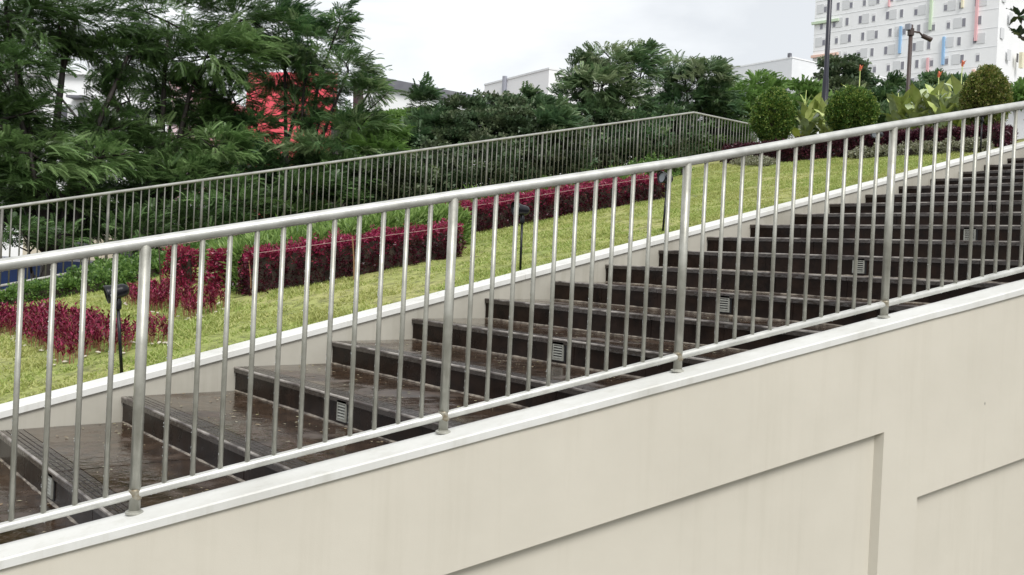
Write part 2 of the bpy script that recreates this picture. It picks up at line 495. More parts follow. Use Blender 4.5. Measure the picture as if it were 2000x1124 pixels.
def lawn():
    xs = np.concatenate([np.arange(-6, KINK, 0.14), [KINK], np.arange(KINK + 0.3, 28.01, 0.4)])
    ys = np.arange(YW + 0.10, 13.56, 0.14)
    X, Y = np.meshgrid(xs, ys, indexing='ij')
    Z = pitch_zv(X) + 0.085 + 0.03 * (vnoise(X, Y, 0.5, 4) - 0.5) + RNG.normal(0, 0.004, X.shape)
    V = np.stack([X, Y, Z], -1).reshape(-1, 3)
    n, m = X.shape
    I = (np.arange(n - 1)[:, None] * m + np.arange(m - 1)[None]).ravel()
    F = np.stack([I, I + m, I + m + 1, I + 1], 1)
    mm, N, Lk, P = new_mat('lawn_turf')
    a = noise(N, Lk, pos_node(N, Lk), 0.8, 4)
    b = noise(N, Lk, pos_node(N, Lk), 11.0, 5, 0.7)
    ca = ramp(N, Lk, a, [(0.35, (0.26, 0.31, 0.08)), (0.62, (0.36, 0.36, 0.13))])
    cb = ramp(N, Lk, b, [(0.36, (0.25, 0.25, 0.22)), (0.55, (1, 1, 1))])
    mx = N.new('ShaderNodeMixRGB')
    mx.blend_type = 'MULTIPLY'
    mx.inputs['Fac'].default_value = 0.8
    Lk.new(ca, mx.inputs['Color1'])
    Lk.new(cb, mx.inputs['Color2'])
    Lk.new(mx.outputs['Color'], P.inputs['Base Color'])
    P.inputs['Roughness'].default_value = 0.9
    o = put('lawn', V, F, mm, smooth=True)
    o['kind'] = 'structure'
    # blades
    n = 260000
    u = RNG.random(n)
    x = 0.4 + 14.4 * u ** 0.85
    y = YW + 0.14 + (11.6 - YW) * RNG.random(n) ** 1.35
    cl = 2.2 * (vnoise(x, y, 0.22, 1) - 0.5) + 2.0 * (vnoise(x * 0.6, y, 0.09, 2) - 0.5) + 1.2 * (vnoise(x, y, 0.7, 3) - 0.5)
    h = np.clip(0.020 + 0.012 * cl + RNG.normal(0, 0.006, n), 0.006, 0.06)
    keep = RNG.random(n) < np.clip(0.75 + 0.35 * cl, 0.18, 1)
    x, y, h = x[keep], y[keep], h[keep]
    n = len(x)
    z = pitch_zv(x) + 0.085
    a = RNG.random(n) * 2 * np.pi
    w = 0.006 + 0.006 * RNG.random(n)
    lean = RNG.normal(0, 0.75, (n, 2)) * h[:, None]
    base = np.stack([x, y, z], 1)
    dx = np.stack([np.cos(a) * w, np.sin(a) * w, np.zeros(n)], 1)
    V = np.stack([base - dx, base + dx, base + np.column_stack([lean, h])], 1).reshape(-1, 3)
    g = put('lawn_grass', V, np.arange(3 * n).reshape(-1, 3), M['grass'])
    g['kind'] = 'stuff'
    tag(g, 'short yellowish green grass covering the sloping lawn beyond the steps', 'grass')


lawn()
gb = MB()
gb.add([(-900, -900, 0.9), (1200, -900, 0.9), (1200, 1200, 0.9), (-900, 1200, 0.9)], [(0, 1, 2, 3)])
gb.put('ground', M['ground'])['kind'] = 'structure'
# body of the raised garden under the turf
tb = MB()
prof = [(-6, pitch_z(-6) + 0.05), (KINK, pitch_z(KINK) + 0.05), (28.5, pitch_z(KINK) + 0.05), (28.5, 0.5), (-6, 0.5)]
tb.prism([(x, YW + 0.22, z) for x, z in prof], [(x, 13.52, z) for x, z in prof])
tb.put('terrain', M['soffit'])['kind'] = 'structure'
# upper landing where the flight ends
lb = MB()
lb.box((16.2, -6, 0.5), (28.4, YW - 0.2, pitch_z(KINK) - 0.08))
lb.put('pavement', M['tile'])['kind'] = 'structure'

# ------------------------------------------------------------------ staircase
SX = [-0.81, -0.11, 0.59, 1.29, 1.979, 2.706, 3.43, 4.112, 4.806, 5.52, 6.157, 6.854, 7.548, 8.228, 8.953, 9.658, 10.393, 11.136, 11.903, 12.644, 13.35, 14.05, 14.75, 15.45, 16.15]
SK0 = -4
RISE = 0.16
stair = root('staircase', 'wide flight of rain-wet dark brown tiled steps between the two cream walls', 'stairs', (1.0, 5.0, 2.0))
T_W = 0.6


def extrude_y(prof, y0, y1):
    """Profile in x,z swept along y; y0 and y1 may be functions of x."""
    f0 = y0 if callable(y0) else (lambda x: y0)
    f1 = y1 if callable(y1) else (lambda x: y1)
    n = len(prof)
    V = [(x, f0(x), z) for x, z in prof] + [(x, f1(x), z) for x, z in prof]
    return V, [tuple(range(n))[::-1], tuple(range(n, 2 * n))] + [(i, (i + 1) % n, (i + 1) % n + n, i + n) for i in range(n)]


NOSE = [(0.0, -0.034), (0.0, -0.009), (0.003, -0.003), (0.009, 0.0), (0.034, 0.0), (0.0355, -0.004), (0.0405, -0.004), (0.042, 0.0), (0.062, 0.0), (0.0635, -0.004), (0.0685, -0.004), (0.07, 0.0),
        (0.09, 0.0), (0.0915, -0.004), (0.0965, -0.004), (0.098, 0.0), (0.128, 0.0), (0.128, -0.018), (0.014, -0.018), (0.014, -0.034)]
for i in range(len(SX) - 1):
    k = i + SK0
    xa, xb, z = SX[i], SX[i + 1], Z0 + k * RISE
    yn = near_y
    core = put('step', *extrude_y([(xa + 0.016, z - 0.4), (xa + 0.016, z - 0.02), (xb + 0.02, z - 0.02), (xb + 0.02, z - 0.4)], lambda x: yn(x) - 0.03, YW - 0.002), M['concrete'], stair)
    ysplit = [YW - 0.003]
    off = 0.27 if k % 2 else 0.0
    y = YW - T_W + off * 0
    lo = min(yn(xa), yn(xb))
    while y > lo + 0.12:
        ysplit.append(y)
        y -= T_W
    for j, ytop in enumerate(ysplit):
        last = j == len(ysplit) - 1
        dz = RNG.normal(0, 0.0007)
        g = 0.0016
        ybot = (lambda x: yn(x) - 0.02) if last else ysplit[j + 1] + g
        yt = ytop - (g if j else 0)
        fb = ybot if callable(ybot) else (lambda x, v=ybot: v)
        put('tread_tile', *extrude_y([(xa + 0.121, z - 0.02), (xa + 0.121, z + dz), (xb - 0.004, z + dz), (xb - 0.004, z - 0.02)], fb, yt), M['tile'], core)
        put('nosing_tile', *extrude_y([(xa - 0.012 + px, z + pz + dz) for px, pz in NOSE], fb, yt), M['nosing'], core)
        if k > SK0:
            rx = RNG.normal(0, 0.0008)
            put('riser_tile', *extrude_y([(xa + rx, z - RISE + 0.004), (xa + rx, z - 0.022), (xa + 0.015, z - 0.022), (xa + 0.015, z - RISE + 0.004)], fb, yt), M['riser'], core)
    put('edge_glint', *extrude_y([(xa - 0.0142, z - 0.009), (xa - 0.0142, z - 0.002), (xa - 0.010, z + 0.0016), (xa - 0.003, z + 0.002), (xa - 0.003, z - 0.009)], lambda x: yn(x) - 0.02, YW - 0.004), M['edge'], core)  # strip added as a painted sky glint along the nosing
    # lime bead in the corner between tread and next riser
    n = 46
    yy = np.linspace(YW - 0.01, max(yn(xb), yn(xa)) + 0.0, n)
    bw = 0.004 + 0.008 * RNG.random(n) * (RNG.random(n) > 0.25)
    V = []
    for q in range(n):
        V += [(xb - 0.003 - bw[q], yy[q], z + 0.0008), (xb - 0.003 - bw[q] * 0.5, yy[q], z + 0.004), (xb - 0.0005, yy[q], z + 0.006 + bw[q] * 0.4)]
    F = []
    for q in range(n - 1):
        b = 3 * q
        F += [(b, b + 1, b + 4, b + 3), (b + 1, b + 2, b + 5, b + 4)]
    put('mortar_bead', V, F, M['mortar'], core)

# fallen leaves on the treads
fl_n = 620
V, F = [], []
for q in range(fl_n):
    i = int(RNG.integers(2, 14)) if q % 3 else int(RNG.integers(2, 8))
    x = RNG.uniform(SX[i] + 0.15, SX[i + 1] - 0.02)
    y0, y1 = near_y(x) + 0.05, YW - 0.02
    y = y1 - (y1 - y0) * (RNG.random() ** (1.7 if q % 2 else 1.0))
    a, l = RNG.uniform(0, 6.28), RNG.uniform(0.004, 0.017)
    c, s_ = math.cos(a) * l, math.sin(a) * l
    z = Z0 + (i + SK0) * RISE + 0.0035
    b = len(V)
    V += [(x - c, y - s_, z), (x - s_ * 0.5, y + c * 0.5, z + 0.002), (x + c, y + s_, z + 0.001), (x + s_ * 0.5, y - c * 0.5, z + 0.002)]
    F.append((b, b + 1, b + 2, b + 3))
o = put('fallen_leaves', V, np.array(F), M['fallen'])
o['kind'] = 'stuff'
tag(o, 'small pale fallen leaves scattered over the wet treads', 'leaves')

# louvred lights let into every second riser
LIGHTS = [(-1, 5.013, 'lowest step light, at the bottom left corner behind the railing'),
          (1, 4.701, 'step light in the riser left of the second railing post'),
          (3, 4.488, 'step light whose grille is mirrored in the wet tread below it'),
          (5, 4.317, 'step light just right of the third railing post'),
          (7, 4.082, 'step light just left of the rightmost railing post'),
          (9, 3.88, 'highest step light, near the right edge of the flight')]
for k, y, what in LIGHTS:
    x, z = SX[k - SK0], Z0 + k * RISE - 0.078
    r = root('step_light', 'small grey louvred ' + what, 'step light', (x, y, z - 0.06), 'louvred step lights')
    MB().box((x - 0.004, y - 0.064, z - 0.063), (x + 0.004, y + 0.056, z + 0.062)).put('housing', M['darkvoid'], r)
    fr = MB()
    w, h, t = 0.05, 0.057, 0.012
    for a, b in (((-w, -h), (w, -h + t)), ((-w, h - t * 1.6), (w, h)), ((-w, -h + t), (-w + t * 0.9, h - t * 1.6)), ((w - t * 0.9, -h + t), (w, h - t * 1.6))):
        fr.box((x - 0.012, y + a[0], z + a[1]), (x - 0.0042, y + b[0], z + b[1]))
    fr.put('frame', M['louvre'], r)
    for q in range(5):
        zz = z - h + t + 0.007 + q * 0.0165
        sl = MB()
        sl.prism([(x - 0.013, y - w + t * 0.9, zz - 0.004), (x - 0.011, y - w + t * 0.9, zz - 0.004), (x - 0.0042, y - w + t * 0.9, zz + 0.005), (x - 0.0062, y - w + t * 0.9, zz + 0.005)],
                 [(x - 0.013, y + w - t * 0.9, zz - 0.004), (x - 0.011, y + w - t * 0.9, zz - 0.004), (x - 0.0042, y + w - t * 0.9, zz + 0.005), (x - 0.0062, y + w - t * 0.9, zz + 0.005)])
        sl.put('louvre', M['louvre'], r)

# ------------------------------------------------------------------ garden wall on the far side of the stairs
gw = root('garden_wall', 'low cream retaining wall with white coping between the steps and the lawn', 'wall', (-4.0, YW, 1.0))
wp = [(-6, 0.6), (-6, pitch_z(-6) + 0.072), (KINK, pitch_z(KINK) + 0.072), (17.5, pitch_z(KINK) + 0.072), (17.5, 0.6)]
MB().prism([(x, YW, z) for x, z in wp], [(x, YW + 0.15, z) for x, z in wp]).put('wall_body', M['render_grey'], gw)
cp = [-6.0, -3.2, -0.4, 2.4, 5.2, 8.0, 10.8, 13.6, KINK, 17.5]
for a, b in zip(cp[:-1], cp[1:]):
    q = []
    for x in (a + 0.001, b - 0.001):
        z = pitch_z(x)
        q.append([(x, YW - 0.018, z + 0.074), (x, YW - 0.018, z + 0.112), (x, YW - 0.012, z + 0.119), (x, YW + 0.16, z + 0.122), (x, YW + 0.165, z + 0.074)])
    MB().prism(q[0], q[1]).put('coping', M['white_cap'], gw)

# ------------------------------------------------------------------ near wall with recessed panels and white coping
nw = root('stair_wall', 'large smooth cream wall with sunken panels and white coping in the foreground', 'wall', (NP[0], NP[1], 0.9))
TF, TR, TB = -0.125, -0.078, 0.045


def nz(s):
    return NP[2] + s * NSL


def nv(s, t, z):
    p = NP[:2] + ND * s + NN * t
    return (p[0], p[1], z)


wb = MB()
S_A, S_B = -6.0, 10.0
PAN = [(0.85, 3.735, 0.586), (4.0, 6.85, 1.01)]
top, bot, pb = -0.036, 0.6, 1.0
strips = [(S_A, 0.85, None), (0.85, 3.735, 0.586), (3.735, 4.0, None), (4.0, 6.85, 1.01), (6.85, S_B, None)]
for a, b, d in strips:
    if d is None:
        wb.add([nv(a, TF, bot), nv(b, TF, bot), nv(b, TF, nz(b) + top), nv(a, TF, nz(a) + top)], [(0, 1, 2, 3)])
    else:
        za, zb = nz(a) - d, nz(b) - d
        pa = min(pb, za - 0.3)
        wb.add([nv(a, TF, za), nv(b, TF, zb), nv(b, TF, nz(b) + top), nv(a, TF, nz(a) + top)], [(0, 1, 2, 3)])
        wb.add([nv(a, TF, bot), nv(b, TF, bot), nv(b, TF, pa), nv(a, TF, pa)], [(0, 1, 2, 3)])
        fr = [nv(a, TF, pa), nv(b, TF, pa), nv(b, TF, zb), nv(a, TF, za)]
        bk = [nv(a + 0.02, TR, pa), nv(b - 0.02, TR, pa), nv(b - 0.02, TR, zb - 0.012), nv(a + 0.01, TR, za - 0.012)]
        wb.add(fr + bk, [(4, 5, 6, 7), (0, 1, 5, 4), (1, 2, 6, 5), (2, 3, 7, 6), (3, 0, 4, 7)])
wb.add([nv(S_A, TB, bot), nv(S_B, TB, bot), nv(S_B, TB, nz(S_B) + top), nv(S_A, TB, nz(S_A) + top)], [(3, 2, 1, 0)])
wb.add([nv(S_A, TF, nz(S_A) + top), nv(S_B, TF, nz(S_B) + top), nv(S_B, TB, nz(S_B) + top), nv(S_A, TB, nz(S_A) + top)], [(0, 1, 2, 3)])
wb.add([nv(S_A, TF, bot), nv(S_A, TB, bot), nv(S_A, TB, nz(S_A) + top), nv(S_A, TF, nz(S_A) + top)], [(0, 1, 2, 3)])
wb.add([nv(S_B, TF, bot), nv(S_B, TB, bot), nv(S_B, TB, nz(S_B) + top), nv(S_B, TF, nz(S_B) + top)], [(3, 2, 1, 0)])
wb.put('wall_body', M['render'], nw)
ss = np.arange(S_A, S_B + 0.01, 0.25)
CS = [(-0.14, -0.037), (-0.141, -0.006), (-0.134, 0.0), (0.0, 0.0015), (0.055, 0.0), (0.06, -0.004), (0.06, -0.037)]
V, F = [], []
for s in ss:
    wob = RNG.normal(0, 0.0012, 2)
    for t, dz in CS:
        V.append(nv(s, t + (wob[0] if t < -0.1 else 0), nz(s) + dz + wob[1] * 0.6))
nc = len(CS)
for q in range(len(ss) - 1):
    for j in range(nc):
        F.append((q * nc + j, (q + 1) * nc + j, (q + 1) * nc + (j + 1) % nc, q * nc + (j + 1) % nc))
put('coping', V, F, M['white_cap'], nw)

# ------------------------------------------------------------------ railings
def cyl_mesh(name, r, h, mat, n=14, tilt=None):
    mb = MB()
    mb.lathe([(r, 0.0), (r, h)], n=n)
    me = mesh_data(name, mb.V, mb.F, mat)
    me.polygons.foreach_set('use_smooth', np.array([len(p.vertices) == 4 for p in me.polygons]))
    return me


def bracket_base(mb, c, r, h):
    mb.lathe([(r, 0), (r, h * 0.6), (r * 0.9, h)], c=c, n=16)


def railing(name, label, pf, posts, corr, mats, H=1.05, hb=0.077, nb=11, drops=False, thick=1.0, group=None, extra=(), rail_mat=None):
    """pf(s) gives the foot point; posts lists their s; balusters fill the bays."""
    r = root(name, label, 'railing', tuple(pf(posts[0])), group)
    m = mats
    post_me = cyl_mesh('post', 0.0215 * thick, H - 0.006, m)
    bal_me = cyl_mesh('baluster', 0.0105 * thick, H - hb, m, 10)
    fl = MB()
    fl.lathe([(0.034, 0.0), (0.034, 0.007), (0.030, 0.010)], n=18)
    fl.lathe([(0.0235, 0.0101), (0.0235, 0.014)], n=16)
    fl_me = mesh_data('flange', fl.V, fl.F, m)
    we = MB()
    we.lathe([(0.0212, -0.024), (0.0232, -0.014), (0.0226, 0.0), (0.0232, 0.013), (0.0212, 0.022)], n=14)
    we_me = mesh_data('weld', we.V, we.F, M['weld'], True)
    top = MB()
    pts, low = [], []
    s0, s1 = posts[0] - 0.05, posts[-1] + 0.05
    for s in sorted(set([s0, s1] + list(extra) + list(posts) + [(a + b) / 2 for a, b in zip(posts[:-1], posts[1:])])):
        p = np.array(pf(s))
        pts.append(tuple(p + [0, 0, H + corr(s)]))
        low.append(tuple(p + [0, 0, hb]))
    top.tube(pts, 0.0235 * thick, 18)
    mr = rail_mat or m
    o = top.put('top_rail', mr, r, smooth=True)
    lo = MB()
    lo.tube(low, 0.0185 * thick, 16)
    lo.put('bottom_rail', mr, r, smooth=True)
    for s in posts:
        p = pf(s)
        po = inst('post', post_me, r, (p[0], p[1], p[2] + 0.004))
        inst('base_flange', fl_me, po, (p[0], p[1], p[2] + 0.001))
        if drops:
            inst('weld', we_me, po, (p[0], p[1], p[2] + hb), (RNG.normal(0, 0.06), -0.2, 0))
    P = []
    for a, b in zip(posts[:-1], posts[1:]):
        for j in range(1, nb + 1):
            s = a + (b - a) * j / (nb + 1)
            p = pf(s)
            inst('baluster', bal_me, r, (p[0], p[1], p[2] + hb))
            P.append(p)
    if drops:
        nd = 2600
        V, F = [], []
        oc = np.array([(1, 0, 0), (-1, 0, 0), (0, 1, 0), (0, -1, 0), (0, 0, 1), (0, 0, -1)], float)
        of = [(0, 2, 4), (2, 1, 4), (1, 3, 4), (3, 0, 4), (2, 0, 5), (1, 2, 5), (3, 1, 5), (0, 3, 5)]
        for q in range(nd):
            p = P[int(RNG.integers(len(P)))]
            a = math.pi * 1.02 + RNG.normal(0, 0.22) - 0.26
            rr = RNG.uniform(0.0009, 0.0024)
            c = np.array([p[0] + 0.0108 * math.cos(a), p[1] + 0.0108 * math.sin(a), p[2] + hb + RNG.uniform(0.03, H - 0.12)])
            b = len(V)
            V += list(oc * [rr, rr, rr * 1.3] + c)
            F += [tuple(i + b for i in f) for f in of]
        for q in range(240):      # beads hanging under the bottom rail and the hand rail
            s = RNG.uniform(posts[0], posts[-1])
            p = pf(s)
            rr = RNG.uniform(0.0015, 0.0032)
            under = q % 3
            c = np.array([p[0], p[1], p[2] + (hb - 0.0195 if under else H + corr(s) - 0.0245)])
            b = len(V)
            V += list(oc * [rr, rr, rr * 1.4] + c)
            F += [tuple(i + b for i in f) for f in of]
        d = put('water_drops', V, np.array(F), M['water'], r, smooth=True)
        d['kind'] = 'stuff'
    return r


mw, N_, L_, P_ = new_mat('water_drop')
P_.inputs['Base Color'].default_value = (0.9, 0.93, 0.95, 1)
P_.inputs['Roughness'].default_value = 0.05
P_.inputs['Transmission Weight'].default_value = 0.6
P_.inputs['IOR'].default_value = 1.33
M['water'] = mw
M['steel_far_top'] = surf('pale_far_handrail', (0.30, 0.295, 0.275), (0.40, 0.395, 0.375), 8.0, 0.4)
NPOST = [-3.82, -2.55, -1.275, 0.0, 1.2625, 2.4807, 3.8182, 5.09, 6.36, 7.63]
railing('stair_railing', 'silvery steel railing with round balusters standing on the foreground wall', lambda s: near(s, 0.0, 0.001), NPOST,
        lambda s: float(np.interp(s, [0, 1.26, 2.48, 3.82, 5.1], [0.003, -0.002, -0.011, 0.009, 0.012])), M['steel'], drops=True, rail_mat=M['steel_rail_lit'])
FP = np.array([2.714, 13.30, EYE + 0.341 - 1.05])


def far_foot(s):
    x = FP[0] + s
    return (x, FP[1] + 0.010 * s, FP[2] + (min(x, KINK) - FP[0]) * 0.224)


FPOST = [1.27 * k for k in range(-3, 17)]


def far_rail():
    r = railing('terrace_railing', 'pale painted steel railing along the far edge of the garden, level at its upper end', far_foot, FPOST, lambda s: 0.0, M['steel_far'], rail_mat=M['steel_far_top'], thick=0.88, extra=[KINK - FP[0]])
    return r


# ------------------------------------------------------------------ kerb under the far railing
kb = MB()
for a, b in ((-5.0, KINK), (KINK, 27.0)):
    q = [[(x, y, z) for y, z in ((FP[1] - 0.09, z0 - 0.14), (FP[1] - 0.09, z0 + 0.0), (FP[1] + 0.30, z0 + 0.0), (FP[1] + 0.30, z0 - 0.6))]
         for x in (a, b) for z0 in (FP[2] + (min(x, KINK) - FP[0]) * 0.224 - 0.002,)]
    kb.prism(q[0], q[1])
tag(kb.put('kerb_wall', M['soffit'], loc=(0, 0, 0)), 'grey concrete kerb carrying the far garden railing', 'kerb')
far_rail()

# ------------------------------------------------------------------ foliage tools
def unit(v):
    return v / np.maximum(np.linalg.norm(v, axis=-1, keepdims=True), 1e-9)


def basis(x, up=(0, 0, 1.0), jitter=0.4):
    """Rotation matrices whose first axis is x and whose third leans to up."""
    x = unit(x)
    z = np.broadcast_to(np.array(up, float), x.shape) + RNG.normal(0, jitter, x.shape)
    y = unit(np.cross(z, x))
    return np.stack([x, y, np.cross(x, y)], -1)


def scatter(tv, tf, pos, rot, scl):
    n, k = len(pos), len(tv)
    V = np.einsum('nij,kj->nki', rot, tv) * np.asarray(scl)[:, None, None] + pos[:, None]
    F = (tf[None] + (np.arange(n) * k)[:, None, None]).reshape(-1, tf.shape[1])
    return V.reshape(-1, 3), F


def frond(pairs=12, ll=0.21, lw=0.027, droop=0.42, fold=0.35):
    """Pinnate leaf along +x, length 1: paired leaflets on an arching rachis."""
    V, F = [], []
    def arc(x):
        return np.array([x * (1 - 0.12 * x), 0, 0.16 * x - droop * x * x])
    V += [arc(0) + [0, 0.006, 0], arc(0) - [0, 0.006, 0], arc(0.95) - [0, 0.003, 0], arc(0.95) + [0, 0.003, 0]]
    F.append((0, 1, 2, 3))
    for i in range(pairs):
        x = 0.12 + 0.86 * i / (pairs - 1)
        l = ll * (0.65 + 0.9 * x * (1.15 - x) * 1.6)
        p = arc(x)
        for sgn in (-1, 1):
            d = unit(np.array([0.5, sgn * 1.0, -fold]))
            t = np.array([1.0, -sgn * 0.3, 0.0]) * lw
            b = len(V)
            V += [p, p + d * l * 0.5 + t, p + d * l + [0, 0, -0.02], p + d * l * 0.5 - t]
            F.append((b, b + 1, b + 2, b + 3))
    return np.array(V), np.array(F)


def sprig(n=6, l=0.5, w=0.16, spread=0.9, seed=1):
    """Short twig along +x with n pointed leaves."""
    r = np.random.default_rng(seed)
    V, F = [], []
    for i in range(n):
        a = 2.4 * i
        x = 0.15 + 0.6 * i / n
        d = unit(np.array([0.75, spread * math.cos(a), spread * math.sin(a)]) + r.normal(0, 0.12, 3))
        t = unit(np.cross(d, [0.2, -math.sin(a), math.cos(a)])) * w
        nrm = np.cross(d, unit(t))
        p = np.array([x, 0.04 * math.cos(a), 0.04 * math.sin(a)])
        b = len(V)
        V += [p, p + d * l * 0.45 + t + nrm * 0.05, p + d * l, p + d * l * 0.45 - t + nrm * 0.05]
        F.append((b, b + 1, b + 2, b + 3))
    return np.array(V), np.array(F)


FROND = frond()
FROND_S = frond(8, 0.24, 0.055, 0.35)
SPRIG = sprig()
SPRIG_B = sprig(5, 0.6, 0.17, 0.8, 3)
STRAP = sprig(6, 0.95, 0.085, 0.55, 5)


def cloud(lobes, count, tmpl, size, wind=(0.3, -0.15, 0.05), shell=0.45, upb=0.25, jit=0.35, young=()):
    """Leaf clumps through a set of ellipsoids (x, y, z, r_across, r_up)."""
    L = np.array(lobes, float)
    w = L[:, 3] * (L[:, 3] + L[:, 4])
    w /= w.sum()
    idx = RNG.choice(len(L), count, p=w)
    nc = 26
    cu = unit(RNG.normal(size=(len(L), nc, 3)))
    cr = shell + (1 - shell) * RNG.random((len(L), nc)) ** 0.5
    ci = RNG.integers(0, nc, count)
    off = cu[idx, ci] * cr[idx, ci][:, None] + RNG.normal(0, 1, (count, 3)) * [0.2, 0.2, 0.10]
    r = np.linalg.norm(off, axis=1)
    u = unit(off)
    lump = 1.0 + 0.16 * np.sin(7 * u[:, 0] + idx) * np.sin(6 * u[:, 1] - 2 * idx) + 0.12 * np.sin(11 * u[:, 2] + 3 * idx + 5 * u[:, 0])
    R = np.stack([L[idx, 3], L[idx, 3], L[idx, 4]], 1)
    pos = L[idx, :3] + u * R * (r * lump)[:, None]
    d = unit(u * [1, 1, 0.7] + np.array(wind) + [0, 0, upb] + RNG.normal(0, jit, (count, 3)))
    rot = basis(d, jitter=0.35)
    s = size * RNG.uniform(0.65, 1.2, count)
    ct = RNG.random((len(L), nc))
    lobe_lit = np.zeros(len(L))
    lobe_lit[list(young)] = 0.3  # chosen lobes get a paler tone: light from above put into leaf colour
    tone = np.clip(0.75 * (0.55 * ct[idx, ci] + 0.45 * RNG.random(count)) ** 1.6 + lobe_lit[idx] * (0.4 + ct[idx, ci]), 0, 0.85)
    return scatter(tmpl[0], tmpl[1], pos - d * s[:, None] * 0.4, rot, s) + (np.repeat(tone, len(tmpl[0])),)


def set_tone(o, tone):
    a = o.data.attributes.new('tone', 'FLOAT', 'POINT')
    a.data.foreach_set('value', tone.astype(np.float32))


def limbs(base, lobes, r0, fork=0.45, twigs=3):
    """Tapered trunk that forks into a limb for every lobe, with twigs inside it."""
    mb = MB()
    b = np.array(base, float)
    c = np.mean([l[:3] for l in lobes], 0)
    f = b + (c - b) * fork
    f[2] = b[2] + (min(l[2] for l in lobes) - b[2]) * 0.8 + 0.1
    k = RNG.normal(0, 0.12, (2, 3)) * [1, 1, 0]
    mb.tube([b, b + (f - b) * 0.35 + k[0], b + (f - b) * 0.7 + k[1], f], [r0 * 1.25, r0, r0 * 0.85, r0 * 0.7], 9)
    for l in lobes:
        e = np.array(l[:3])
        m1 = f + (e - f) * 0.4 + RNG.normal(0, 0.10, 3) + [0, 0, -0.08]
        m2 = f + (e - f) * 0.75 + RNG.normal(0, 0.08, 3)
        q = r0 * RNG.uniform(0.38, 0.58)
        mb.tube([f - [0, 0, 0.05], m1, m2, e], [q, q * 0.75, q * 0.5, q * 0.28], 6)
        for t in range(twigs):
            d = unit(RNG.normal(size=3) + [0, 0, 0.5])
            te = e + d * [l[3], l[3], l[4]] * 0.95
            ts = m2 if t % 2 else e
            mb.tube([ts, (ts + te) / 2 + RNG.normal(0, 0.05, 3), te], [q * 0.3, q * 0.2, q * 0.08], 4)
    return mb


def tree(name, label, cat, base, lobes, leaf, count, tmpl, size, r0, bark='bark', group=None, **kw):
    r = root(name, label, cat, base, group)
    limbs(base, lobes, r0).put('trunk', M[bark], r, smooth=True)
    V, F, tone = cloud(lobes, count, tmpl, size, **kw)
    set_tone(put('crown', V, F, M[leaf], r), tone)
    return r


def shrub(name, label, base, lobes, leaf, count, tmpl, size, group=None, cat='shrub', **kw):
    r = root(name, label, cat, base, group)
    limbs(base, lobes, 0.035, 0.6, 2).put('stem', M['bark'], r, smooth=True)
    V, F, tone = cloud(lobes, count, tmpl, size, **kw)
    set_tone(put('foliage', V, F, M[leaf], r), tone)
    return r


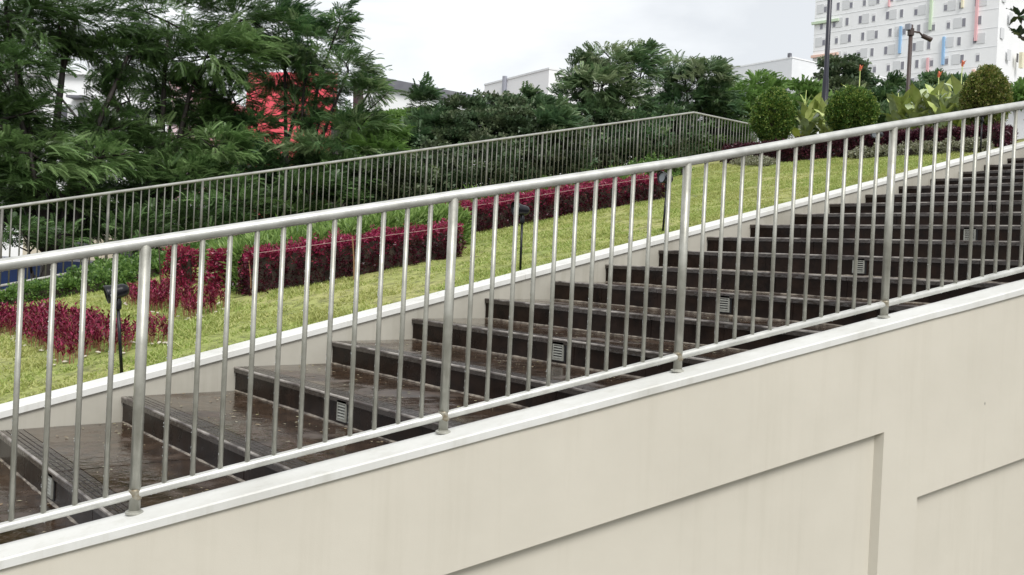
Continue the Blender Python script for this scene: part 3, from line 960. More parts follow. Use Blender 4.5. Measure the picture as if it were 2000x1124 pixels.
# ------------------------------------------------------------------ clipped hedges on the lawn
def hedge(name, label, path, h, w, leaf, dens, size, tmpl, core='soil', group=None, cat='hedge', loose=0.02, upl=0.35, top_leaf=None):
    """path: (x, y) points of the front foot; width w goes back from it; h one height or one per point."""
    P = np.array(path, float)
    hs = np.broadcast_to(np.array(h, float), (len(P),)).copy()
    seg = np.linalg.norm(np.diff(P, axis=0), axis=1)
    cum = np.concatenate([[0], np.cumsum(seg)])
    Lh = cum[-1]

    def at(s):
        x = np.interp(s, cum, P[:, 0]); y = np.interp(s, cum, P[:, 1]); hh = np.interp(s, cum, hs)
        i = np.clip(np.searchsorted(cum, s, 'right') - 1, 0, len(P) - 2)
        t = unit(np.diff(P, axis=0))[i]
        return x, y, hh, t
    r = root(name, label, cat, (P[0, 0], P[0, 1], lawn_z(P[0, 0])), group)
    # twiggy heart
    mb = MB()
    ss = np.linspace(0.03, Lh - 0.03, max(4, int(Lh / 0.3)))
    x, y, hh, t = at(ss)
    nrm = np.stack([-t[:, 1], t[:, 0]], 1)
    ring = []
    for i in range(len(ss)):
        z = lawn_z(x[i])
        a = np.array([x[i], y[i]]) + nrm[i] * math.copysign(0.05, w)
        b = np.array([x[i], y[i]]) + nrm[i] * (w - math.copysign(0.05, w))
        ring.append([(a[0], a[1], z - 0.02), (a[0], a[1], z + hh[i] - 0.05), (b[0], b[1], z + hh[i] - 0.05), (b[0], b[1], z - 0.02)])
    for i in range(len(ss) - 1):
        mb.prism(ring[i], ring[i + 1])
    mb.put('branches', M[core], r)
    # leaf skin: front, back, top and the two ends
    hm = float(hs.mean())
    aw, sg = abs(w), math.copysign(1.0, w)
    areas = np.array([Lh * hm, Lh * hm * 0.6, Lh * aw * 1.25, aw * hm, aw * hm])
    n = int(areas.sum() * dens)
    side = RNG.choice(5, n, p=areas / areas.sum())
    s = RNG.random(n) * Lh
    v = RNG.random(n)
    q = np.where(side == 0, 0.0, np.where(side == 1, w, RNG.random(n) * w))
    s = np.where(side == 3, 0.0, np.where(side == 4, Lh, s))
    x, y, hh, t = at(s)
    nrm = np.stack([-t[:, 1], t[:, 0]], 1)
    out = np.zeros((n, 3))
    out[side == 0, :2] = -nrm[side == 0] * sg
    out[side == 1, :2] = nrm[side == 1] * sg
    out[side == 2, 2] = 1
    out[side == 3, :2] = -t[side == 3]
    out[side == 4, :2] = t[side == 4]
    zz = np.where(side == 2, hh, hh * (0.02 + 0.98 * v))
    pos = np.stack([x + nrm[:, 0] * q, y + nrm[:, 1] * q, np.array([lawn_z(a) for a in x]) + zz], 1)
    bul = 0.018 * np.sin(9 * s + 5 * v) + 0.015 * np.sin(17 * s - 7 * q)
    pos += out * (RNG.normal(0, loose, n) + bul - 0.01)[:, None]
    d = unit(out * 0.8 + [0, 0, upl] + RNG.normal(0, 0.45, (n, 3)))
    sc = size * RNG.uniform(0.6, 1.25, n)
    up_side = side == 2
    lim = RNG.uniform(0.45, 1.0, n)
    if top_leaf:  # upper leaves take the lit colour, lower ones the shaded colour
        for sel, nm, mt in ((up_side | (zz > hh * lim), 'young_lit_foliage', top_leaf), (~(up_side | (zz > hh * lim)), 'foliage', leaf)):
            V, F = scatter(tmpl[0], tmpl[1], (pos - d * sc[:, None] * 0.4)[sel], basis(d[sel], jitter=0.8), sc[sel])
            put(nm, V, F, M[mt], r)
    else:
        V, F = scatter(tmpl[0], tmpl[1], pos - d * sc[:, None] * 0.4, basis(d, jitter=0.8), sc)
        put('foliage', V, F, M[leaf], r)
    return r


LEAF4 = sprig(4, 0.75, 0.15, 0.7, 11)
hedge('red_hedge', 'clipped crimson hedge block nearest the steps, behind the second railing bay', [(3.8, 8.49), (4.8, 8.2), (5.86, 7.95)], [0.39, 0.36, 0.31], 0.30, 'red_shade', 1700, 0.05, LEAF4, group='red hedges', top_leaf='red_top', loose=0.028)
hedge('red_hedge', 'long low crimson hedge running up the lawn to the black lamp', [(6.55, 9.70), (7.35, 9.36), (8.39, 9.2), (9.34, 8.98), (9.85, 8.78)], [0.34, 0.33, 0.32, 0.31, 0.29], 0.48, 'red_shade', 1600, 0.052, LEAF4, group='red hedges', top_leaf='red_top', loose=0.028)
hedge('green_hedge', 'square block of bright green strap-leaved plants behind the nearest red hedge', [(3.84, 8.82), (4.9, 8.58), (6.4, 8.62)], [0.40, 0.40, 0.36], 1.5, 'hedge_green', 520, 0.12, STRAP, group='green hedges', loose=0.03, upl=0.7)
hedge('green_hedge', 'narrow green hedge strip behind the long crimson hedge', [(6.5, 10.2), (8.0, 9.98), (10.3, 9.62)], [0.36, 0.34, 0.30], 0.6, 'hedge_green', 520, 0.11, STRAP, group='green hedges', loose=0.03, upl=0.7)
hedge('red_hedge', 'short upright red clump at the left end of the green hedge block', [(3.72, 9.22), (3.76, 8.98), (3.77, 8.94)], 0.40, 0.16, 'red', 1700, 0.055, LEAF4, group='red hedges')
hedge('red_hedge', 'leftmost red clump beside the dark stake', [(3.72, 10.38), (3.78, 10.12), (3.79, 10.08)], 0.40, 0.2, 'red', 1300, 0.055, LEAF4, group='red hedges')
hedge('low_hedge', 'low dark green ground cover along the foot of the far railing', [(-0.8, 12.2), (1.2, 11.95), (2.4, 11.75), (3.45, 11.2), (4.2, 11.7), (5.2, 12.0)], [0.14, 0.15, 0.15, 0.16, 0.15, 0.15], 0.65, 'low_green', 760, 0.08, SPRIG, cat='ground cover', loose=0.035)
hedge('purple_hedge', 'dark purple-red hedge across the top of the lawn in front of the cannas', [(14.55, 11.6), (14.1, 10.3), (14.2, 9.3), (14.4, 8.2), (14.2, 7.1), (14.3, 6.35)], [0.30, 0.33, 0.34, 0.34, 0.33, 0.32], 0.5, 'purple', 1100, 0.075, LEAF4, group='hedges at the top of the lawn')
hedge('silver_plants', 'pale silvery border plants edging the lawn below the purple hedge', [(14.0, 8.6), (13.98, 7.6), (13.95, 6.9), (13.9, 6.4)], [0.12, 0.15, 0.16, 0.15], 0.22, 'silver', 900, 0.07, SPRIG, cat='border plants', loose=0.03)
hedge('silver_plants', 'pale flowering border plants at the far top corner of the lawn', [(14.1, 11.0), (13.7, 10.3), (13.45, 9.8)], [0.08, 0.10, 0.09], 0.22, 'silver', 800, 0.065, SPRIG, cat='border plants', loose=0.03)
hedge('low_hedge', 'rounded bright green bush just past the upper end of the long crimson hedge', [(12.2, 11.9), (12.35, 11.4), (12.5, 10.95)], [0.25, 0.32, 0.22], 0.6, 'low_green', 650, 0.085, SPRIG, cat='bush', loose=0.05)


# ------------------------------------------------------------------ beds of small red plants with pebbles
def inside(px, py, poly):
    c = np.zeros(len(px), bool)
    n = len(poly)
    for i in range(n):
        x0, y0 = poly[i]
        x1, y1 = poly[(i + 1) % n]
        hit = ((y0 > py) != (y1 > py)) & (px < (x1 - x0) * (py - y0) / (y1 - y0 + 1e-12) + x0)
        c ^= hit
    return c


def bed(label, polys, dens, hgt):
    V, F = [], []
    nb = 0
    SV, SF = MB(), None
    P = []
    for poly in polys:
        p = np.array(poly)
        a, b = p.min(0), p.max(0)
        n = int((b - a).prod() * dens)
        x, y = RNG.uniform(a[0], b[0], n), RNG.uniform(a[1], b[1], n)
        k = inside(x, y, poly)
        P += list(zip(x[k], y[k]))
    P = np.array(P)
    r = root('red_plants', label, 'bedding plants', (P[:, 0].mean(), P[:, 1].mean(), lawn_z(P[:, 0].mean())), 'beds of small red plants')
    n = len(P)
    h = hgt * RNG.uniform(0.65, 1.15, n)
    z = np.array([lawn_z(x) for x in P[:, 0]])
    lean = RNG.normal(0, 0.10, (n, 2))
    for i in range(n):
        SV.tube([(P[i, 0], P[i, 1], z[i] - 0.01), (P[i, 0] + lean[i, 0] * h[i], P[i, 1] + lean[i, 1] * h[i], z[i] + h[i] * 0.85)], [0.003, 0.002], 4, cap=False)
    o = SV.put('stems', M['pinkstem'], r)
    o['kind'] = 'stuff'
    m = 15
    idx = np.repeat(np.arange(n), m)
    f = np.tile(np.linspace(0.42, 1.0, m), n)
    pos = np.stack([P[idx, 0] + lean[idx, 0] * h[idx] * f, P[idx, 1] + lean[idx, 1] * h[idx] * f, z[idx] + h[idx] * f * 0.9], 1)
    a = RNG.random(len(idx)) * 6.28
    d = unit(np.stack([np.cos(a), np.sin(a), RNG.uniform(0.5, 1.8, len(idx))], 1))
    one = (np.array([(0, 0, 0), (0.4, 0.17, 0.05), (1, 0, -0.12), (0.4, -0.17, 0.05)]), np.array([(0, 1, 2, 3)]))
    V, F = scatter(one[0], one[1], pos, basis(d, jitter=0.3), RNG.uniform(0.028, 0.052, len(idx)))
    o = put('foliage', V, F, M['red_bed'], r)
    o['kind'] = 'stuff'


BED1 = [(1.7, 10.6), (2.34, 10.08), (2.47, 9.87), (2.49, 8.78), (2.52, 8.22), (2.45, 7.43), (2.33, 7.05), (2.26, 7.06), (2.16, 7.46), (1.97, 7.16), (1.89, 7.34), (1.99, 7.89), (1.95, 8.36), (1.98, 9.30), (1.6, 9.8)]
BED1B = [(2.59, 7.55), (2.7, 7.36), (2.58, 7.02), (2.48, 7.2)]
BED2 = [(3.16, 9.96), (3.43, 10.01), (3.45, 9.35), (3.47, 8.17), (3.38, 7.96), (3.04, 7.85), (3.08, 8.46), (3.03, 8.82), (3.06, 9.52)]
bed('drift of small crimson bedding plants at the left edge of the lawn', [BED1, BED1B], 330, 0.19)
bed('smaller drift of crimson bedding plants beside the red and green hedge block', [BED2], 310, 0.19)

pm = []
for v in range(4):
    mb = MB()
    mb.lathe([(0.004, -0.35), (0.6, -0.3), (0.95, 0.0), (0.7, 0.4), (0.2, 0.55)], n=8)
    W_ = np.array(mb.V) * RNG.uniform(0.85, 1.15, (len(mb.V), 1)) * [1.0, 0.75, 0.7]
    pm.append(mesh_data('pebble', W_, mb.F, M['pebble'], True))


def pebbles(poly, n, label, group):
    p = np.array(poly)
    q = np.roll(p, -1, 0)
    L = np.linalg.norm(q - p, axis=1)
    for i in range(n):
        j = RNG.choice(len(p), p=L / L.sum())
        c = p[j] + (q[j] - p[j]) * RNG.random() + RNG.normal(0, 0.025, 2)
        s = RNG.uniform(0.010, 0.026)
        o = inst('pebble', pm[int(RNG.integers(4))], None, (c[0], c[1], lawn_z(c[0]) + 0.008 + 0.2 * s), (RNG.normal(0, 0.2), RNG.normal(0, 0.2), RNG.uniform(0, 6.28)), (s, s, s))
        tag(o, label, 'pebble', group)


pebbles(BED1, 58, 'small white pebble edging the larger drift of red plants', 'pebbles round the larger red bed')
pebbles(BED1B, 6, 'small white pebble edging the larger drift of red plants', 'pebbles round the larger red bed')
pebbles(BED2, 34, 'small white pebble edging the smaller drift of red plants', 'pebbles round the smaller red bed')

# stakes and strings of the hedges
for x, y, h, mt, lb in ((3.86, 10.95, 0.42, 'rust', 'thin dark stake at the left end of the hedge block'), (4.63, 7.98, 0.42, 'bamboo', 'thin bamboo stake in front of the nearest red hedge'), (3.83, 8.47, 0.33, 'bamboo', 'short bamboo stake at the lower corner of the nearest red hedge')):
    mb = MB()
    z = lawn_z(x)
    mb.tube([(x + 0.02, y, z - 0.03), (x + 0.005, y, z + h * 0.5), (x - 0.015, y + 0.01, z + h)], [0.007, 0.0065, 0.006], 6)
    tag(mb.put('stake', M[mt], loc=(x, y, z)), lb, 'stake')
for P, lb in (([(3.83, 8.46, 0.395), (4.8, 8.17, 0.365), (5.84, 7.92, 0.315)], 'thin taut string along the top edge of the nearest red hedge'),
              ([(6.6, 9.64, 0.345), (7.4, 9.32, 0.335), (8.4, 9.16, 0.325), (9.35, 8.94, 0.315), (9.85, 8.74, 0.30)], 'thin taut string along the top edge of the long crimson hedge'),
              ([(3.86, 10.95, 0.40), (5.0, 10.3, 0.43), (6.6, 10.2, 0.39)], 'thin taut string across the back of the green hedge block')):
    mb = MB()
    mb.tube([(x, y, lawn_z(x) + h) for x, y, h in P], 0.0025, 5)
    tag(mb.put('string', M['string'], loc=(P[0][0], P[0][1], lawn_z(P[0][0]))), lb, 'string')


# ------------------------------------------------------------------ black garden spotlights along the garden wall
def spotlight(x, y, h, yaw, lean, label, pitch=0.1):
    z = lawn_z(x)
    r = root('garden_spotlight', label, 'garden light', (x, y, z), 'black garden spotlights')
    t = np.array([x + lean, y, z + h])
    MB().tube([(x, y, z - 0.05), tuple(t)], 0.011, 10).put('post', M['black'], r, smooth=True)
    MB().lathe([(0.019, 0.0), (0.022, 0.006), (0.022, 0.05), (0.017, 0.06), (0.017, 0.085)], c=tuple(t - [0, 0, 0.012]), n=14).put('socket', M['black'], r, smooth=True)
    ax = np.array([-math.cos(yaw) * math.cos(pitch), math.sin(yaw) * math.cos(pitch), math.sin(pitch)])
    hc = t + [0, 0, 0.105] - ax * 0.02
    hd = MB().lathe([(0.010, -0.044), (0.028, -0.038), (0.040, -0.022), (0.045, 0.0), (0.045, 0.025), (0.060, 0.085), (0.061, 0.10), (0.054, 0.101), (0.048, 0.085)], c=tuple(hc), n=18, axis=ax).put('lamp_head', M['black'], r, smooth=True)
    up = unit(np.cross(ax, [ax[1], -ax[0], 0.0]))
    # glare hood over the mouth
    V, F = [], []
    side = unit(np.cross(up, ax))
    for i in range(9):
        a = math.pi * (i / 8)
        o_ = side * math.cos(a) + np.array([0, 0, 1.0]) * math.sin(a)
        V += [hc + ax * 0.098 + o_ * 0.061, hc + ax * (0.10 + 0.022 * math.sin(a)) + o_ * 0.063]
    for i in range(8):
        F.append((2 * i, 2 * i + 1, 2 * i + 3, 2 * i + 2))
    put('hood', V, F, M['black'], hd, smooth=True)
    MB().lathe([(0.047, 0.086), (0.047, 0.0875)], c=tuple(hc), n=16, axis=ax).put('lens', M['lens'], hd)
    return r


spotlight(2.06, 6.44, 0.43, 0.15, -0.045, 'slightly leaning black garden spotlight nearest the small red plants', -0.3)
spotlight(5.44, 6.49, 0.42, 0.1, -0.005, 'black garden spotlight standing before the middle of the long crimson hedge', 0.05)
spotlight(7.31, 6.53, 0.44, 0.1, 0.03, 'black garden spotlight at the upper end of the long crimson hedge', 0.1)
spotlight(11.07, 6.42, 0.46, 0.1, 0.0, 'black garden spotlight just left of the rightmost railing post', 0.05)
spotlight(13.75, 6.40, 0.46, 0.1, 0.0, 'farthest black garden spotlight, before the gold-tipped topiary', 0.05)


# ------------------------------------------------------------------ topiary, cannas and poles at the top of the lawn
def topiary(label, c, rh, rv, leaf, n, point=0.0):
    x, y, z = c
    g = pitch_z(x) + 0.09
    r = root('topiary', label, 'topiary', (x, y, g), 'clipped topiary balls')
    MB().tube([(x, y, g - 0.05), (x + 0.01, y, z)], [0.035, 0.025], 8).put('trunk', M['bark'], r, smooth=True)
    core = MB()
    core.lathe([(0.02, -0.86 * rv)] + [(0.86 * rh * math.cos(a), 0.86 * rv * math.sin(a)) for a in np.linspace(-1.3, 1.3, 9)] + [(0.02, 0.86 * rv)], c=c, n=14)
    core.put('branches', M['soil'], r, smooth=True)
    u = unit(RNG.normal(size=(n, 3)))
    k = 1.0 + 0.075 * np.sin(9 * u[:, 0] + 3 * u[:, 2]) * np.sin(8 * u[:, 1]) + 0.04 * np.sin(19 * u[:, 0] - 15 * u[:, 2] + 9 * u[:, 1])
    k = k * np.where(RNG.random(n) < 0.05, RNG.uniform(1.03, 1.12, n), RNG.uniform(0.88, 1.03, n))
    sh = 1.0 - point * np.clip(u[:, 2], 0, 1) ** 2
    pos = np.array(c) + u * np.array([rh, rh, rv]) * k[:, None] * np.stack([sh, sh, np.ones(n)], 1)
    d = unit(u + [0, 0, 0.35] + RNG.normal(0, 0.45, (n, 3)))
    s = RNG.uniform(0.045, 0.085, n)
    V, F = scatter(SPRIG[0], SPRIG[1], pos - d * s[:, None] * 0.5, basis(d, jitter=0.6), s)
    put('foliage', V, F, M[leaf], r)


topiary('tall egg-shaped topiary bush, leftmost of the three, beside the far railing', (14.85, 10.72, EYE + 2.84), 0.37, 0.48, 'topiary_g', 5200, 0.15)
topiary('round dark green topiary ball in the middle, beside the navy pole', (14.95, 9.18, EYE + 2.80), 0.405, 0.39, 'topiary_g', 5200)
topiary('gold-tipped dome-shaped topiary at the right edge of the picture', (14.95, 6.92, EYE + 2.80), 0.335, 0.48, 'topiary_y', 4600, 0.25)


def leaf_mesh(name, L, W, bend, fold, mat):
    n = 9
    V, F = [], []
    for i in range(n):
        t = i / (n - 1)
        w = W * (math.sin(math.pi * t ** 0.75)) ** 0.95 * (1.0 if t < 0.5 else 1.06 - 0.12 * t) if 0 < i < n - 1 else 0.003
        x = L * t * math.cos(bend * t * 0.8)
        z = L * t * 0.15 - bend * L * t * t * 0.5
        wav = 0.012 * math.sin(i * 2.2)
        V += [(x, -w, z + fold * w + wav), (x, 0, z), (x, w, z + fold * w - wav)]
    for i in range(n - 1):
        a = 3 * i
        F += [(a, a + 3, a + 4, a + 1), (a + 1, a + 4, a + 5, a + 2)]
    return mesh_data(name, V, F, mat, True)


canna_leaves = [leaf_mesh('leaf', 0.56, 0.115, 0.25, 0.3, M['canna']), leaf_mesh('leaf', 0.50, 0.11, 0.5, 0.25, M['canna_pale']), leaf_mesh('leaf', 0.48, 0.095, 0.12, 0.4, M['canna']), leaf_mesh('leaf', 0.54, 0.12, 0.7, 0.2, M['canna_pale'])]
pet = MB()
for i in range(9):
    a, b = 2.4 * i, 0.03 + 0.012 * (i % 3)
    d = Vector((math.cos(a) * 0.5, math.sin(a) * 0.5, 1.0)).normalized()
    s_ = Vector((-math.sin(a), math.cos(a), 0)) * 0.026
    p = Vector((0, 0, 0.012 * i))
    pet.add([p, p + d * 0.05 + s_, p + d * 0.11, p + d * 0.05 - s_], [(0, 1, 2, 3)])
flower_me = mesh_data('flower', pet.V, pet.F, M['orange_petal'])


def canna(x, y, h, n, label, flower=0.0):
    g = lawn_z(x)
    r = root('canna_plant', label, 'canna', (x, y, g), 'canna plants at the top of the lawn')
    tx, ty = x + RNG.normal(0, 0.05), y + RNG.normal(0, 0.05)
    hh = h + flower
    MB().tube([(x, y, g - 0.03), ((x + tx) / 2, (y + ty) / 2, g + hh * 0.5), (tx, ty, g + hh)], [0.018, 0.014, 0.007], 7).put('stem', M['canna'], r, smooth=True)
    a0 = RNG.uniform(0, 6.28)
    n += 8
    for i in range(n):
        t = 0.22 + 0.66 * i / max(n - 1, 1)
        a = a0 + i * 2.5
        me = canna_leaves[int(RNG.integers(4))]
        el = RNG.uniform(0.25, 0.9) + 0.45 * i / n
        s = RNG.uniform(0.62, 0.98)
        px, py = x + (tx - x) * t, y + (ty - y) * t
        inst('leaf', me, r, (px, py, g + h * t * 0.86), (RNG.normal(0, 0.25), -el, a), (s, s, s))
    if flower:
        inst('flower', flower_me, r, (tx, ty, g + hh - 0.02), (0.2, 0.15, 0.7 * h), (0.8, 0.8, 0.75))


CANNAS = [(15.25, 10.25, 0.75, 6, 'canna plant just right of the leftmost topiary bush', 0), (15.5, 10.05, 0.95, 6, 'tall canna left of the navy pole', 0), (15.2, 9.78, 0.72, 6, 'low canna between the two left topiary bushes', 0),
          (16.6, 11.3, 1.35, 6, 'canna showing above and behind the leftmost topiary bush', 0), (15.75, 9.55, 1.2, 5, 'orange-flowered canna directly behind the round topiary ball', 0.22), (15.9, 8.62, 0.95, 6, 'canna touching the right side of the round topiary ball', 0),
          (16.05, 8.98, 0.98, 6, 'canna a little right of the round topiary ball', 0), (15.95, 8.35, 0.85, 7, 'canna before the brown camera pole', 0), (15.9, 8.12, 0.98, 7, 'canna with a small orange flower right of the brown pole', 0.16), (16.4, 8.3, 1.15, 6, 'back row canna between the two orange-flowered ones', 0),
          (15.95, 7.82, 1.0, 7, 'canna with the largest orange flower, left of the gold-tipped topiary', 0.28), (16.1, 7.5, 0.98, 7, 'leafy canna beside the left flank of the gold-tipped topiary', 0), (16.3, 6.55, 1.0, 6, 'canna at the right edge beyond the gold-tipped topiary', 0), (15.6, 6.35, 0.7, 6, 'low canna at the right end of the purple hedge', 0)]
CANNAS += [(15.45, 10.4, 0.85, 5, 'canna close behind the right flank of the leftmost topiary bush', 0), (15.6, 9.85, 0.8, 5, 'canna at the foot of the navy pole', 0), (15.85, 8.85, 0.85, 6, 'dense canna next to the right side of the round topiary ball', 0),
           (15.75, 8.5, 0.7, 6, 'low front row canna right of the round topiary ball', 0), (15.75, 8.0, 0.7, 6, 'low front row canna below the brown pole', 0), (16.25, 8.65, 1.05, 6, 'back row canna left of the brown pole', 0), (16.3, 7.95, 1.1, 6, 'back row canna right of the brown pole', 0), (15.8, 7.6, 0.75, 6, 'low front row canna left of the gold-tipped topiary', 0)]
for c in CANNAS:
    canna(*c)


def pole(name, label, cat, x, y, h, r0, mat):
    g = pitch_z(x) + 0.08
    r = root(name, label, cat, (x, y, g))
    MB().lathe([(r0 * 1.9, 0), (r0 * 1.9, 0.03), (r0 * 1.25, 0.05), (r0 * 1.25, 1.55), (r0, 1.62), (r0 * 0.92, h)], c=(x, y, g), n=16).put('shaft', M[mat], r, smooth=True)
    return r, g


lp, g = pole('lamp_post', 'tall slim navy lamp post rising out of the top of the picture', 'lamp post', 16.74, 10.89, 5.2, 0.048, 'navy')
MB().lathe([(0.05, 5.2), (0.16, 5.24), (0.2, 5.4), (0.14, 5.6), (0.02, 5.66)], c=(16.74, 10.89, g), n=16).put('lantern', M['black'], lp, smooth=True)
cx_, cy_ = 21.78, 11.93
cp_, g = pole('camera_pole', 'brown pole carrying a small surveillance camera before the white apartment block', 'camera pole', cx_, cy_, 3.75, 0.05, 'brownpole')
MB().lathe([(0.075, 0), (0.075, 0.16)], c=(cx_, cy_, g + 3.5), n=12).put('collar', M['brownpole'], cp_)
MB().tube([(cx_, cy_, g + 3.6), (cx_ + 0.16, cy_ - 0.13, g + 3.58), (cx_ + 0.22, cy_ - 0.18, g + 3.5)], 0.022, 8).put('arm', M['brownpole'], cp_)
MB().lathe([(0.03, -0.05), (0.055, -0.04), (0.055, 0.16), (0.06, 0.2)], c=(cx_ + 0.24, cy_ - 0.2, g + 3.49), n=12, axis=(0.72, -0.55, -0.36)).put('camera_housing', M['brownpole'], cp_, smooth=True)
MB().box((cx_ - 0.12, cy_ - 0.03, g + 3.62), (cx_ - 0.02, cy_ + 0.09, g + 3.76)).put('junction_box', M['pipe'], cp_)

# trees and shrubs: foot point, then crown lobes (x, y, z, radius across, radius up) in metres
TREES = {'t1': ((4.17, 16.65, 1.0), [(3.34, 16.73, 7.5, 0.95, 0.64), (4.48, 17.09, 7.66, 1.02, 0.64), (3.4, 16.15, 6.49, 0.66, 0.46), (3.24, 16.27, 5.74, 0.7, 0.43), (2.93, 17.06, 6.76, 0.64, 0.88), (5.22, 16.73, 7.1, 0.6, 0.47), (3.61, 15.96, 5.26, 0.85, 0.43), (4.69, 16.36, 5.31, 0.74, 0.37), (3.03, 16.43, 4.68, 0.7, 0.54), (4.14, 16.55, 4.78, 0.9, 0.37), (4.71, 16.85, 4.36, 0.68, 0.3), (5.21, 16.99, 6.31, 0.48, 0.37), (3.66, 16.44, 5.97, 0.48, 0.3), (4.96, 16.67, 5.82, 0.59, 0.32)]), 't2': ((5.56, 17.71, 1.0), [(6.02, 17.12, 7.88, 0.99, 0.63), (6.66, 16.58, 7.33, 0.86, 0.63), (6.01, 17.77, 7.1, 0.56, 0.51), (7.07, 16.51, 8.03, 0.73, 0.5), (6.56, 17.43, 6.59, 0.7, 0.42), (5.94, 16.64, 5.76, 0.75, 0.4), (6.58, 15.98, 5.66, 0.66, 0.37), (5.68, 17.36, 5.15, 0.77, 0.41), (6.36, 16.28, 5.13, 0.88, 0.35), (7.29, 17.09, 6.65, 0.57, 0.52), (5.99, 17.9, 6.22, 0.51, 0.37), (6.85, 16.93, 6.21, 0.55, 0.33)]), 't3': ((8.05, 17.22, 1.0), [(8.07, 16.73, 8.06, 0.72, 0.53), (8.52, 16.35, 7.76, 0.72, 0.53), (8.64, 15.74, 8.16, 0.3, 0.42), (8.36, 17.26, 7.41, 0.69, 0.44), (8.68, 15.44, 7.24, 0.57, 0.39), (8.9, 14.99, 6.91, 0.35, 0.26), (8.83, 16.87, 7.05, 0.49, 0.28), (8.31, 15.21, 5.81, 0.81, 0.32), (7.78, 15.9, 5.51, 0.82, 0.38), (8.65, 14.93, 6.19, 0.47, 0.36), (7.45, 16.42, 5.28, 0.65, 0.37), (8.26, 15.24, 5.26, 0.63, 0.32), (8.41, 16.43, 6.7, 0.53, 0.25), (8.5, 16.09, 6.35, 0.4, 0.25), (7.47, 16.55, 6.16, 0.46, 0.33)]), 'ta': ((15.16, 15.41, 1.0), [(14.85, 15.04, 8.49, 0.58, 0.36), (14.38, 15.42, 8.15, 0.47, 0.38), (15.43, 14.82, 8.36, 0.52, 0.43), (14.41, 14.87, 7.82, 0.68, 0.37), (15.93, 14.93, 8.74, 0.34, 0.23), (14.32, 15.47, 7.54, 0.4, 0.38), (15.09, 14.83, 7.58, 0.56, 0.4), (14.57, 14.99, 7.19, 0.77, 0.29)]), 'tb': ((17.38, 14.88, 1.0), [(17.17, 14.94, 8.68, 0.52, 0.31), (17.28, 14.33, 8.37, 0.54, 0.37), (17.01, 15.33, 8.26, 0.48, 0.48), (17.51, 14.13, 7.97, 0.42, 0.4), (17.29, 14.84, 7.89, 0.65, 0.4), (17.66, 14.01, 7.63, 0.33, 0.28), (16.88, 15.16, 7.51, 0.59, 0.26)]), 'tc': ((24.23, 15.09, 1.0), [(24.18, 15.14, 9.76, 0.52, 0.37), (23.91, 15.36, 9.38, 0.37, 0.34), (24.52, 14.86, 9.42, 0.37, 0.4), (23.84, 14.89, 9.01, 0.62, 0.31)]), 'te': ((7.92, 21.99, 1.0), [(5.04, 23.11, 8.14, 0.84, 0.61), (6.63, 22.45, 7.93, 0.68, 0.57), (4.97, 23.15, 6.35, 0.89, 0.56), (7.83, 22.1, 7.44, 0.82, 0.58), (8.58, 21.47, 6.67, 0.76, 0.53), (9.16, 21.01, 8.22, 0.7, 0.58), (6.81, 22.27, 6.06, 1.03, 0.51), (5.54, 22.67, 5.83, 0.78, 0.5), (7.88, 21.39, 5.67, 1.03, 0.51), (9.14, 21.0, 5.89, 0.82, 0.47)]), 'td': ((19.86, 14.79, 1.0), [(19.85, 14.81, 8.67, 0.33, 0.25), (19.23, 14.8, 8.16, 0.55, 0.38), (20.09, 14.61, 8.39, 0.43, 0.31), (19.27, 14.5, 7.77, 0.62, 0.32)])}
